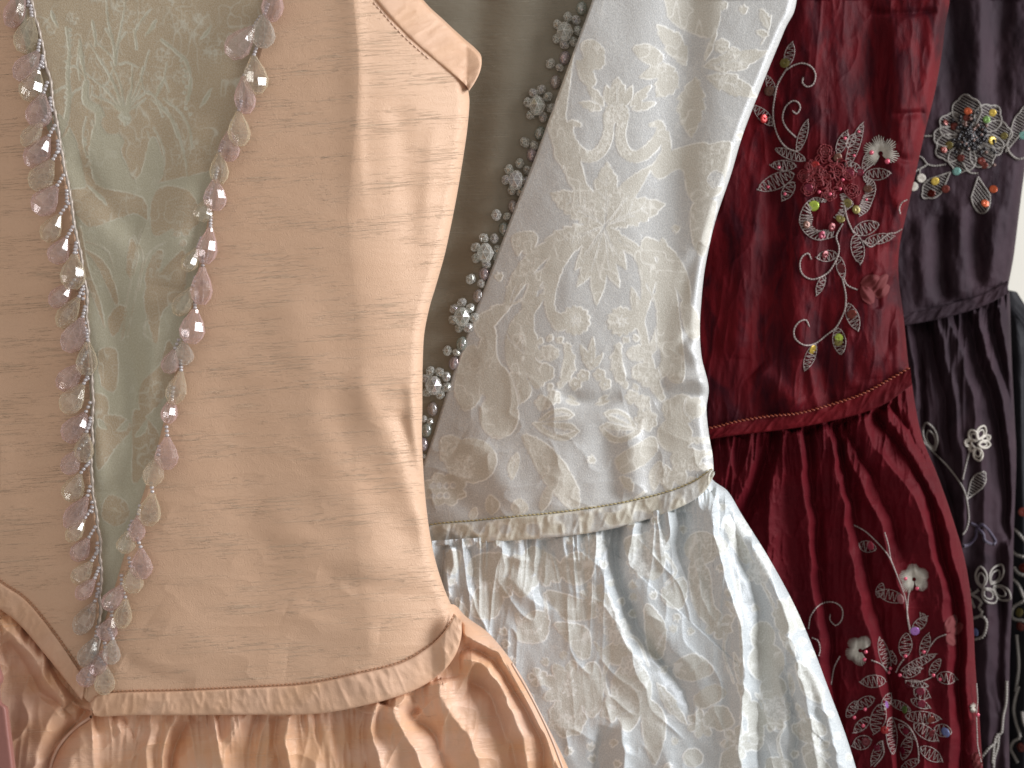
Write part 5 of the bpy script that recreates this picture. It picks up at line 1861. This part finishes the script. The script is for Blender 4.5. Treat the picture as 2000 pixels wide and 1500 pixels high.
zig_band(S3, red, q5((860, 975), (780, 990), (720, 1060), (740, 1130), (730, 1200), (800, 1250), (870, 1240), (940, 1260)),
         q5((870, 955), (760, 930), (660, 1000), (610, 1120), (620, 1210), (690, 1300), (800, 1345), (950, 1310)), 46)
zig_band(S3, red, q5((1240, 760), (1270, 840), (1220, 930), (1190, 1000), (1150, 1060)),
         q5((1230, 720), (1320, 760), (1350, 850), (1310, 980), (1270, 1060), (1190, 1115)), 34)
zig_band(S3, red, q5((1000, 900), (1010, 960), (990, 1060), (940, 1120)), q5((1040, 890), (1130, 990), (1060, 1060), (1000, 1180)), 18)
# flower buds at the stem ends
for a, b, w in [((850, 810), (920, 985), 78), ((785, 970), (810, 1140), 84), ((640, 1075), (572, 1245), 64)]:
    (x0, y0), (x1, y1) = q2(a, b)
    leaf(S3, red, (x0, y0), (x1, y1), w * .3, pitch=3.6)
# dark red gathered rosette in the middle, made of coiled thread
g = Geo()
for (x, y), r0 in [(q5((860, 480))[0], 17), (q5((650, 715))[0], 14), (q5((800, 720))[0], 20), (q5((690, 840))[0], 15), (q5((900, 900))[0], 13),
                   (q5((980, 650))[0], 15), (q5((1090, 690))[0], 14), (q5((740, 620))[0], 14), (q5((1120, 860))[0], 16)]:
    t = np.linspace(0, 1, 60)
    rr = r0 * (1 - 0.8 * t) * (1 + .08 * np.sin(t * 90))
    S3.thread(g, np.stack([x + rr * np.cos(t * 19), y + rr * np.sin(t * 19)], -1), 0.4, True, False, 0.3)
for k in range(60):
    a = random.uniform(0, 6.28)
    x, y = q5((860 + random.uniform(-170, 170), 720 + random.uniform(-150, 150)))[0]
    S3.thread(g, [(x, y), (x + 9 * math.cos(a), y + 9 * math.sin(a)), (x + 16 * math.cos(a + .8), y + 16 * math.sin(a + .8))], 0.4, False, True, 0.5)
g.build('embroidered_flower', M_RTHREAD, red, label='dark red coiled thread rosette')


def white_flower(S, parent, cx, cy, r, a0, a1, n, lobes):
    g = Geo()
    satin_fan(S, g, cx, cy, r, a0, a1, int(n * .7), lobes, 0.14, 0.34)
    return g.build('embroidered_flower', M_WTHREAD, parent, label='pale satin stitch flower')


white_flower(S3, red, *q5((1400, 500))[0], 36, math.radians(120), math.radians(400), 52, 5)
# little ribbon roses in plain red silk
M_RIB = simple_mat('red_ribbon', rgb(92, 9, 14), 0.8, 0.0, sheen=0.1)


def ribbon_rose(S, parent, petals):
    g = Geo()
    for (x0, y0), (x1, y1), w in petals:
        t = np.linspace(0, 1, 14)[:, None]
        s = np.linspace(-1, 1, 9)[None, :]
        L = math.hypot(x1 - x0, y1 - y0)
        nx, ny = -(y1 - y0) / L, (x1 - x0) / L
        ww = w / 2 * np.sin(np.pi * (0.08 + 0.86 * t)) ** 0.7
        px, py = x0 + (x1 - x0) * t + nx * ww * s, y0 + (y1 - y0) * t + ny * ww * s
        h = 0.3 + 1.2 * (1 - s ** 2) * np.sin(np.pi * t) + 0.6 * np.sin(s * 6 + t * 5) * np.sin(np.pi * t)
        V = P(px, py, S.D, S.H(px, py) + h).reshape(-1, 3)
        g.add(V, quads(14, 9))
    return g.build('ribbon_rose', M_RIB, parent)


ribbon_rose(S3, red, [(q2((940, 690))[0], q2((1060, 640))[0], 26), (q2((1000, 760))[0], q2((1110, 620))[0], 22),
                      (q2((1010, 810))[0], q2((950, 690))[0], 26), (q2((1040, 770))[0], q2((1120, 690))[0], 20)])

for x, y, r, k in [(745, 1010, 52, 'lime'), (1070, 985, 46, 'olive'), (1165, 1045, 44, 'olive'), (1010, 1130, 46, 'olive'), (680, 1195, 40, 'brown'),
                   (1275, 840, 44, 'brown'), (985, 540, 46, 'brown'), (855, 480, 44, 'dred'), (760, 615, 42, 'red'), (690, 840, 46, 'mag'),
                   (1090, 690, 46, 'mag'), (930, 1220, 46, 'dred'), (835, 1300, 48, 'mag'), (660, 710, 40, 'dred'), (265, 160, 46, 'red'), (1200, 680, 36, 'mag'),
                   (905, 890, 42, 'dred')]:
    (X, Y), = q5((x, y))
    sequin(S3, red, X, Y, r * .2, k)
for x, y, k in [(790, 1035, 'lime'), (628, 1112, 'gold'), (790, 1040, 'olive'), (710, 495, 'dred'), (805, 580, 'dred'), (880, 880, 'rust')]:
    (X, Y), = q2((x, y))
    sequin(S3, red, X, Y + (5 if k == 'olive' else 0), 9.4, k)
for x, y, k in [(442, 408, 'olive'), (342, 592, 'brown')]:
    (X, Y), = q1((x, y))
    sequin(S3, red, X, Y, 10, k)
for x, y, r in [(405, 635, 20), (300, 825, 20), (465, 895, 20), (1050, 350, 20), (1185, 285, 18), (1140, 520, 18), (1310, 490, 28), (1465, 575, 32),
                (1030, 755, 20), (1005, 845, 20), (905, 895, 22), (800, 875, 22), (1260, 950, 16)]:
    (X, Y), = q5((x, y))
    pearl(S3, red, X, Y, r * .17, lift=0.0)

# --- skirt embroidery
q4 = lambda *p: tf(1467, 1100, .2667, p)
q7 = lambda *p: tf(1600, 1000, .18, p)
for c in [q7((375, 140), (500, 210), (610, 310), (720, 430), (780, 530), (830, 650), (900, 830), (940, 960), (955, 1100)),
          q7((710, 220), (750, 360), (770, 480), (790, 560)), q7((985, 830), (965, 930), (955, 1100), (965, 1200), (990, 1320)),
          q4((420, 480), (440, 380), (510, 300), (600, 285), (665, 330), (665, 410), (620, 455), (578, 415), (580, 375)),
          q4((445, 545), (490, 570), (505, 630), (495, 680)), q4((1145, 370), (1160, 460), (1180, 520)),
          q4((1060, 800), (1090, 740), (1120, 700)), q4((1310, 610), (1360, 550), (1430, 520)), q4((880, 710), (950, 740), (1000, 800)),
          q4((1130, 860), (1220, 870), (1310, 840), (1350, 800)), q4((1040, 1130), (1140, 1180), (1200, 1270), (1225, 1370), (1225, 1460)),
          q4((650, 680), (610, 760), (590, 860), (585, 890)), q4((960, 1300), (970, 1400), (900, 1490)),
          q4((1650, 880), (1658, 1000), (1650, 1100), (1655, 1250), (1660, 1340), (1690, 1480))]:
    stem(S3k, red, c, 0.36)
for a, b, w in [((1120, 270), (920, 210), 90), ((930, 250), (960, 145), 60), ((1180, 500), (1290, 390), 70), ((1280, 420), (1240, 365), 40),
                ((1120, 690), (1140, 510), 95), ((1250, 690), (1300, 515), 70), ((1100, 790), (1355, 665), 60), ((1110, 830), (1250, 770), 60),
                ((1310, 820), (1385, 700), 60), ((1360, 830), (1510, 850), 90), ((1010, 790), (940, 545), 75), ((985, 860), (800, 870), 90),
                ((1060, 740), (1020, 640), 40), ((1130, 870), (1300, 900), 50), ((1190, 930), (1310, 980), 90), ((1170, 1000), (1310, 1060), 60),
                ((1020, 1010), (1170, 1080), 60), ((960, 1030), (900, 1250), 110), ((1020, 950), (960, 1080), 60), ((900, 985), (760, 1060), 80),
                ((780, 1010), (700, 1130), 70), ((870, 1130), (750, 1240), 70), ((1020, 1130), (1040, 1400), 80), ((1080, 1180), (1200, 1290), 60),
                ((1130, 1120), (1390, 1140), 90), ((1190, 1180), (1370, 1300), 90), ((1340, 1210), (1470, 1240), 90), ((880, 1290), (740, 1340), 100),
                ((960, 1300), (880, 1480), 60), ((1160, 1270), (1110, 1440), 80), ((1240, 1350), (1400, 1450), 90), ((1230, 1440), (1100, 1500), 60)]:
    (x0, y0), (x1, y1) = q4(a, b)
    leaf(S3k, red, (x0, y0), (x1, y1), w * .2667, r=0.20, pitch=4.4)
(x0, y0), (x1, y1) = q7((430, 330), (620, 400))
leaf(S3k, red, (x0, y0 + 4), (x1, y1), 22, r=0.20)
x, y = q7((1030, 730))[0]
white_flower(S3k, red, x, y, 30, math.radians(100), math.radians(430), 60, 5)
x, y = q4((800, 640))[0]
white_flower(S3k, red, x, y, 30, math.radians(60), math.radians(330), 50, 4)
x, y = q4((1640, 1060))[0]
white_flower(S3k, red, x, y, 11, math.radians(90), math.radians(270), 16, 2)
ribbon_rose(S3k, red, [(q4((1430, 500))[0], q4((1500, 380))[0], 22), (q4((1470, 520))[0], q4((1545, 440))[0], 20), (q4((1440, 520))[0], q4((1490, 600))[0], 20)])
ribbon_rose(S3k, red, [(q4((1620, 1440))[0], q4((1680, 1400))[0], 20), (q4((1630, 1490))[0], q4((1690, 1450))[0], 20)])
for x, y, k, r in [(1090, 265, 'rose', 9.5), (1200, 500, 'lilac', 9), (995, 1030, 'lilac', 8.5), (1120, 1070, 'green', 8), (1420, 1240, 'blue', 10),
                   (1320, 1150, 'rust', 8), (1330, 1250, 'dred', 8), (840, 1310, 'dred', 9), (975, 1220, 'red', 8), (1100, 1370, 'mag', 8.5), (1240, 940, 'mag', 8),
                   (1250, 1030, 'mag', 8), (1050, 1290, 'mag', 8), (920, 1350, 'mag', 7), (1150, 890, 'dred', 7), (1130, 1230, 'mag', 7)]:
    (X, Y), = q4((x, y))
    sequin(S3k, red, X, Y, r, k)
(X, Y), = q7((548, 365))
sequin(S3k, red, X, Y, 9.5, 'pink')
for x, y in [(1130, 680), (1265, 650), (1335, 820), (1385, 850), (1010, 800), (1090, 820), (835, 1070), (755, 1130), (820, 1190), (1020, 770),
             (840, 650), (830, 705), (1130, 112), (1215, 185), (1660, 1110)]:
    (X, Y), = q4((x, y))
    pearl(S3k, red, X, Y, 3.9, lift=0.4)

# ================================================================== PLUM DRESS
D4 = 0.91
plum = thing('dress', 'dark plum dress with scalloped grey flower and sequins on its bodice, behind the crimson one', 'dress', tuple(P(1880, 1560, D4)), 'dresses hanging in a row')
xR4 = cv([(-330, 2090), (0, 2060), (200, 2024), (330, 2002), (420, 1990), (500, 1980), (560, 1969), (580, 1968), (700, 1970)])
yB4 = cv([(1600, 640), (1780, 624), (1840, 614), (1900, 600), (1970, 572), (2100, 560)])


def H4(px, py):
    px, py = np.asarray(px, float), np.asarray(py, float)
    h = -6.0 + folds(px, py, [
        ([(1850, -100), (1860, 100), (1850, 260)], -5, 26, 30, (0, .3)), ([(1900, -100), (1912, 80), (1920, 240)], 4, 26, 26, (0, .3)),
        ([(1960, -60), (1950, 120), (1940, 240)], -5, 26, 22, (0, .3)), ([(1870, 400), (1880, 500), (1870, 590)], 4, 20, 22),
        ([(1840, 420), (1836, 520), (1850, 590)], -4, 18, 14), ([(1910, 400), (1900, 470), (1920, 560)], -4, 16, 18),
        ([(1950, 400), (1940, 480), (1930, 560)], 4, 18, 14), ([(1800, 420), (1800, 520), (1806, 600)], 3, 14, 18)])
    return h + 4.0 * fbm(px / 40, py / 100, 131) + 1.6 * fbm(px / 16, py / 30, 135)


S4 = Surf(D4, H4)
cloth('bodice', plum, M_PLUM, D4, lambda y: np.full(np.shape(y), 1680.0), xR4, yTc(-300), yB4, H4, step=2.2, roll=(24, 18, 20, 8), thick=40)
TOP4 = [(1660, 628), (1740, 617), (1800, 606), (1860, 592), (1920, 574), (1968, 548)]
BOT4 = [(1660, 648), (1740, 640), (1800, 630), (1860, 617), (1920, 598), (1970, 573)]
band('waist_binding', plum, M_PLUM, D4, TOP4, BOT4, lambda x, y: -5 + 0 * x, lift=0, bulge=1.0, under=10, wr=0.6, seed=51)


def H4k(px, py):
    px, py = np.asarray(px, float), np.asarray(py, float)
    h = -16.0 + 6 * np.clip((py - 600) / 200, 0, 1)
    h = h + folds(px, py, [
        ([(1790, 632), (1800, 700), (1800, 800), (1830, 900), (1860, 1000), (1868, 1100)], -9, 12, 10, (0, 0)),
        ([(1776, 632), (1788, 720), (1792, 800)], 6, 8, 8, (0, 0.2)),
        ([(1806, 632), (1832, 720), (1850, 820), (1862, 950)], -8, 10, 14, (0, 0.2)),
        ([(1826, 626), (1850, 700), (1868, 800), (1876, 900), (1880, 1100)], 8, 16, 10, (0, 0)),
        ([(1848, 622), (1880, 690), (1900, 780), (1910, 860), (1920, 980), (1930, 1200)], 9, 24, 8, (0, 0)),
        ([(1890, 614), (1900, 660), (1920, 730), (1940, 800), (1956, 900), (1968, 1050)], -11, 8, 14, (0, 0)),
        ([(1906, 608), (1926, 680), (1950, 760), (1966, 860), (1976, 1000), (1974, 1200), (1970, 1500)], 10, 10, 10, (0, 0)),
        ([(1932, 602), (1944, 660), (1962, 740), (1974, 830)], -7, 6, 7, (0, 0.2)),
        ([(1950, 596), (1960, 650), (1976, 740), (1984, 830)], 7, 7, 7, (0, 0.2)),
        ([(1880, 1080), (1890, 1160), (1900, 1300), (1900, 1600)], -6, 14, 12, (0.2, 0)),
        ([(1920, 1100), (1926, 1240), (1930, 1400), (1930, 1600)], 6, 20, 14, (0.2, 0)),
        ([(1950, 1040), (1952, 1200), (1950, 1400)], -6, 10, 10, (0.2, 0.1))], 1.4, 7, 0.7)
    h = h + gathers(px, py, yTk4(px), 9.0, 4.5, 60.0, 431)
    return h + 1.8 * fbm(px / 30, py / 90, 141) + 0.7 * fbm(px / 13, py / 26, 145)


S4k = Surf(D4, H4k)
xSk4R = cv([(540, 1968), (580, 1972), (700, 1976), (820, 1982), (900, 1985), (1050, 1980), (1150, 1978), (1300, 1972), (1500, 1972), (1700, 1985)])
yTk4 = cv([(1660, 642), (1740, 634), (1800, 624), (1860, 611), (1920, 592), (1975, 568)])
cloth('skirt', plum, M_PLUM, D4, lambda y: np.full(np.shape(y), 1640.0), xSk4R, yTk4, yTc(1680), H4k, step=2.2, roll=(14, 14, 20, 8), thick=50)

q6 = lambda *p: tf(1740, 150, .13, p)


def hatch_petal(S, parent, base, tip, w, lobes=3, r=0.42, mat=None, pitch=5.4, ang=0.5, name='embroidered_petal'):
    """fan petal with scalloped corded rim and slanting hatching"""
    b, t = np.array(base, float), np.array(tip, float)
    d = t - b
    L = np.hypot(*d)
    u, n = d / L, np.array([-d[1], d[0]]) / L
    rim = []
    for i in range(41):
        f = i / 40
        a = math.pi * (f - 0.5) * 0.98
        rad = 1 + 0.13 * abs(math.sin(math.pi * lobes * f)) - 0.05
        c = b + u * L * 0.52
        rim.append(c + u * (L * 0.48) * math.cos(a) * rad + n * (w / 2) * math.sin(a) * rad)
    out = [b] + rim + [b]
    g = Geo()
    S.thread(g, out, r * 1.15, False, True, 0.35, 3)
    P_ = np.array(out)
    hd = np.array([math.cos(ang), math.sin(ang)])
    hn = np.array([-hd[1], hd[0]])
    pr = P_ @ hn
    for v in np.arange(pr.min() + pitch * .6, pr.max(), pitch):
        xs = []
        for i in range(len(P_) - 1):
            a_, b_ = pr[i] - v, pr[i + 1] - v
            if a_ * b_ < 0:
                xs.append((P_[i] + (P_[i + 1] - P_[i]) * a_ / (a_ - b_)) @ hd)
        xs.sort()
        for i in range(0, len(xs) - 1, 2):
            if xs[i + 1] - xs[i] > 3:
                p0, p1 = hd * xs[i] + hn * v, hd * xs[i + 1] + hn * v
                S.thread(g, [p0, (p0 + p1) / 2, p1], r * .72, False, False, 0.15)
    return g.build(name, mat or M_GTHREAD2, parent)


ctr6 = (1190, 900)
for tip, w, lb in [((1110, 290), 440, 3), ((1600, 470), 420, 3), ((760, 640), 400, 3), ((640, 900), 300, 2), ((700, 1160), 420, 3), ((1000, 1420), 420, 3),
                   ((1480, 1330), 400, 3), ((1800, 850), 420, 3), ((1680, 1100), 300, 2)]:
    hatch_petal(S4, plum, q6(ctr6)[0], q6(tip)[0], w * .13, lb)
# curving side motifs of the bodice flower
hatch_petal(S4, plum, q1((1880, 990))[0], q1((2030, 690))[0], 26, 5)
stem(S4, plum, q1((1890, 960), (1910, 1000), (1960, 1035), (2030, 1020)), 0.7, M_GTHREAD2)
hatch_petal(S4, plum, q1((1700, 1150))[0], q1((1730, 1380))[0], 38, 1, ang=0.9)
hatch_petal(S4, plum, q1((1520, 1120))[0], q1((1345, 1280))[0], 36, 3)
for c in [q1((1490, 1070), (1420, 1080), (1370, 1068), (1340, 1030), (1300, 1010)), q1((1370, 1070), (1325, 1100), (1320, 1140)),
          q1((1360, 1080), (1290, 1120), (1270, 1180)), q1((1400, 885), (1340, 885), (1300, 870)), q1((1700, 1130), (1640, 1120), (1600, 1060))]:
    stem(S4, plum, c, 0.55, M_GTHREAD2)
for c in [(1330, 1160), (1280, 1215)]:
    g = Geo()
    x, y = q1(c)[0]
    for rr in (7, 4.6, 2.2):
        a = np.linspace(0, 6.5, 18)
        S4.thread(g, np.stack([x + rr * np.cos(a), y + rr * np.sin(a)], -1), 0.8, False, False, 0.3)
    g.build('embroidered_knot', M_WTHREAD, plum)
# dark beaded middle
M_DBEAD = simple_mat('black_bead', rgb(18, 12, 22), 0.35, 0.0, coat=0.2)
M_BBEAD = simple_mat('bronze_bead', rgb(120, 92, 84), 0.3, 0.3, coat=0.5)
g, g2 = Geo(), Geo()
for k in range(170):
    a, r_ = random.uniform(0, 6.28), abs(random.gauss(0, 0.5))
    x, y = q6((1230 + 330 * r_ * math.cos(a), 890 + 330 * r_ * math.sin(a)))[0]
    c = S4.pt(x, y, 1.2 + 1.2 * random.random())
    (g2 if k % 7 == 0 else g).add(SPH_V * 0.0022 + c, SPH_F)
g.build('bead_cluster', M_DBEAD, plum)
g2.build('bead_cluster', M_BBEAD, plum, label='bronze beads scattered in the dark middle')
for x, y, k, r in [(1530, 955, 'gold', 9.5), (1530, 540, 'gold', 8.5), (1440, 640, 'green', 8.5), (1160, 515, 'orange', 9), (1140, 620, 'rust', 8), (950, 740, 'rust', 9),
                   (830, 680, 'rust', 7), (870, 1030, 'olive', 9), (800, 1090, 'rust', 8), (1050, 1220, 'rust', 8), (1360, 1260, 'rust', 9), (1400, 1330, 'rust', 8),
                   (985, 1420, 'aqua', 9), (1700, 890, 'olive', 8), (1985, 880, 'aqua', 9)]:
    X, Y = q6((x, y))[0]
    sequin(S4, plum, X, Y, r * 0.88, k, lift=1.0)
for x, y, k in [(1422, 1180, 'gold'), (1490, 1230, 'rust'), (1395, 1260, 'rust'), (1800, 1230, 'orange'), (1748, 1322, 'orange')]:
    X, Y = q1((x, y))[0]
    sequin(S4, plum, X, Y, 8, k, lift=1.0)

# skirt sprigs
q3 = lambda *p: tf(1400, 700, .3, p)
for c in [q3((1340, 540), (1410, 610), (1500, 700), (1570, 790), (1610, 860), (1630, 940), (1640, 1040), (1625, 1110), (1600, 1150)),
          q3((1650, 590), (1625, 680), (1600, 790))]:
    stem(S4k, plum, c, 0.6, M_GTHREAD2)


def loop_petal(S, parent, base, tip, w, mat=None, r=0.75, fill=True):
    b, t = np.array(base, float), np.array(tip, float)
    d = t - b
    L = np.hypot(*d)
    n = np.array([-d[1], d[0]]) / L
    pts = [b, b + d * .3 + n * w * .42, b + d * .7 + n * w * .45, t, b + d * .7 - n * w * .45, b + d * .3 - n * w * .42, b]
    g = Geo()
    S.thread(g, pts, r, False, True, 0.4, 6)
    if fill:
        pts2 = [b + (p - b) * .62 + d * .1 for p in pts]
        S.thread(g, pts2, r * .8, False, True, 0.3, 6)
    return g.build('embroidered_petal', mat or M_GTHREAD2, parent)


for a, b, w in [((1690, 540), (1650, 470), 60), ((1700, 530), (1740, 440), 60), ((1660, 560), (1615, 540), 50), ((1700, 560), (1780, 560), 50),
                ((1690, 580), (1710, 665), 60), ((1720, 530), (1780, 510), 40), ((1680, 580), (1640, 590), 40)]:
    (p, q_) = q3(a, b)
    loop_petal(S4k, plum, p, q_, w * .3, M_WTHREAD)
p, q_ = q3((1625, 920), (1740, 745))
hatch_petal(S4k, plum, p, q_, 26, 3)
p, q_ = q3((1420, 600), (1360, 420))
loop_petal(S4k, plum, p, q_, 26)
qz = lambda *p: tf(1840, 1100, .08, p)
for a, b, w in [((980, 610), (930, 90), 260), ((1180, 520), (1460, 40), 300), ((1000, 620), (1300, 960), 300), ((1240, 560), (1660, 880), 300)]:
    p, q_ = qz(a, b)
    loop_petal(S4k, plum, p, q_, w * .085)
for c in [qz((900, 640), (800, 720), (700, 760)), qz((720, 640), (640, 680), (700, 760), (860, 840), (960, 960), (900, 1080), (980, 1200), (900, 1300), (760, 1340)),
          qz((760, 1340), (960, 1290), (1080, 1420), (1060, 1640), (980, 1800), (800, 1860)), qz((700, 860), (760, 1000), (800, 1100)),
          tf(1800, 1350, .1, [(1660, -200), (1650, 200), (1590, 500), (1560, 800), (1480, 850), (1420, 1000), (1380, 1400)]),
          tf(1800, 1350, .1, [(1160, 1300), (1300, 1130), (1480, 960), (1500, 830)]),
          tf(1800, 1350, .1, [(1500, 900), (1480, 1100), (1420, 1300), (1400, 1500)])]:
    stem(S4k, plum, c, 0.9, M_GTHREAD2)
X, Y = q4((1640, 505))[0]
sequin(S4k, plum, X, Y, 8, 'blue', lift=1.5)
# dark violet appliqué bow
M_VIO = simple_mat('violet_ribbon', rgb(46, 31, 62), 0.5, 0.0, sheen=0.4)
g = Geo()
qy = lambda *p: tf(1840, 980, .08, p)
for c in [qy((860, 640), (1000, 780), (1040, 940), (1200, 1030)), qy((860, 640), (960, 560), (1060, 620), (1180, 760), (1300, 960), (1250, 1040)),
          qy((840, 640), (820, 860), (660, 1040), (520, 1080)), qy((700, 520), (860, 600), (900, 680))]:
    S4k.thread(g, c, 1.1, False, True, -0.6, 8)
g.build('ribbon_trim', M_VIO, plum)

# ================================================================== BLACK DRESS (far right, behind)
D5 = 1.01
black = thing('dress', 'black dress with thick grey corded embroidery, barely showing at the right edge', 'dress', tuple(P(2060, 1560, D5)), 'dresses hanging in a row')
xR5 = cv([(560, 1990), (600, 2010), (650, 2060), (800, 2120), (1000, 2180), (1400, 2240), (1700, 2280)])


def H5(px, py):
    px, py = np.asarray(px, float), np.asarray(py, float)
    return folds(px, py, [([(1990, 620), (1996, 900), (2004, 1200), (2000, 1600)], 6, 14, 12, (0, 0)), ([(2040, 700), (2060, 1000), (2070, 1600)], -8, 14, 14, (0, 0)),
                          ([(2090, 760), (2120, 1100), (2140, 1600)], 8, 20, 20, (0, 0)), ([(1960, 700), (1964, 1600)], -6, 10, 14, (0, 0))]) + 3 * fbm(px / 40, py / 90, 151)


S5 = Surf(D5, H5)
cloth('skirt', black, M_BLACK, D5, lambda y: np.full(np.shape(y), 1840.0), xR5, cv([(1700, 560), (1960, 566), (1985, 582), (2010, 606), (2300, 616)]), yTc(1680), H5, step=4, roll=(20, 14, 16, 8), thick=50)
cloth('bodice', black, M_BLACK, D5, lambda y: np.full(np.shape(y), 1800.0), cv([(-330, 1990), (0, 1960), (300, 1930), (500, 1920), (600, 1940)]), yTc(-300), yTc(620),
      lambda x, y: -8 + 3 * fbm(np.asarray(x) / 40, np.asarray(y) / 90, 161), step=5, roll=(20, 14, 16, 8), thick=40)
for c in [tf(1840, 980, .08, [(1640, 620), (1800, 700), (1940, 860), (2050, 1000)]), tf(1840, 980, .08, [(1680, 1160), (1800, 1280), (1960, 1340), (2100, 1340)]),
          tf(1840, 1100, .08, [(1760, 100), (1840, 220), (1960, 290), (2100, 330)]), tf(1840, 1100, .08, [(1700, 350), (1860, 520), (1960, 760), (2000, 900), (1850, 1000), (1760, 1060), (1700, 1200), (1720, 1320), (1820, 1380), (2000, 1400)]),
          tf(1800, 1350, .1, [(1900, -100), (1840, 100), (1800, 350), (1840, 600), (1920, 880), (1800, 980), (1740, 1120), (1820, 1280), (1880, 1400)]),
          [(2008, 1120), (2030, 1200), (2020, 1290), (2050, 1360)], [(2010, 1420), (2040, 1460), (2030, 1540)],
          tf(1800, 1350, .1, [(1960, 400), (1990, 600), (2060, 760)]), [(1986, 1240), (1990, 1300), (1984, 1350)]]:
    stem(S5, black, c, 1.1, M_GTHREAD2)
for x, y, k in [(1990, 1196, 'olive'), (1998, 1000, 'rust'), (1992, 1224, 'rust'), (1993, 1460, 'rust'), (1999, 1110, 'rust')]:
    sequin(S5, black, x, y, 9, k, lift=1.0)

# ================================================================== ROOM BEHIND
M_WALL = simple_mat('cream_wall_paint', rgb(214, 208, 192), 0.8)
m, nt, bs = new_mat('cream_wall')
tc = N(nt, 'ShaderNodeTexCoord')
nn = noise(nt, tc.outputs['Object'], 3.0, 3, 0.5)
nt.links.new(mixc(nt, nn, rgb(244, 241, 232), rgb(230, 227, 218)), bs.inputs['Base Color'])
bs.inputs['Roughness'].default_value = 0.8
me = bpy.data.meshes.new('wall')
Yw = 2.1
vv = [(-3, Yw, -0.2), (4, Yw, -0.2), (4, Yw, 3.2), (-3, Yw, 3.2), (-3, Yw + .1, -0.2), (4, Yw + .1, -0.2), (4, Yw + .1, 3.2), (-3, Yw + .1, 3.2)]
me.from_pydata(vv, [], [(0, 1, 2, 3), (7, 6, 5, 4), (0, 4, 5, 1), (3, 2, 6, 7), (0, 3, 7, 4), (1, 5, 6, 2)])
me.materials.append(m)
w = bpy.data.objects.new('wall', me)
w['kind'] = 'structure'
SC.collection.objects.link(w)
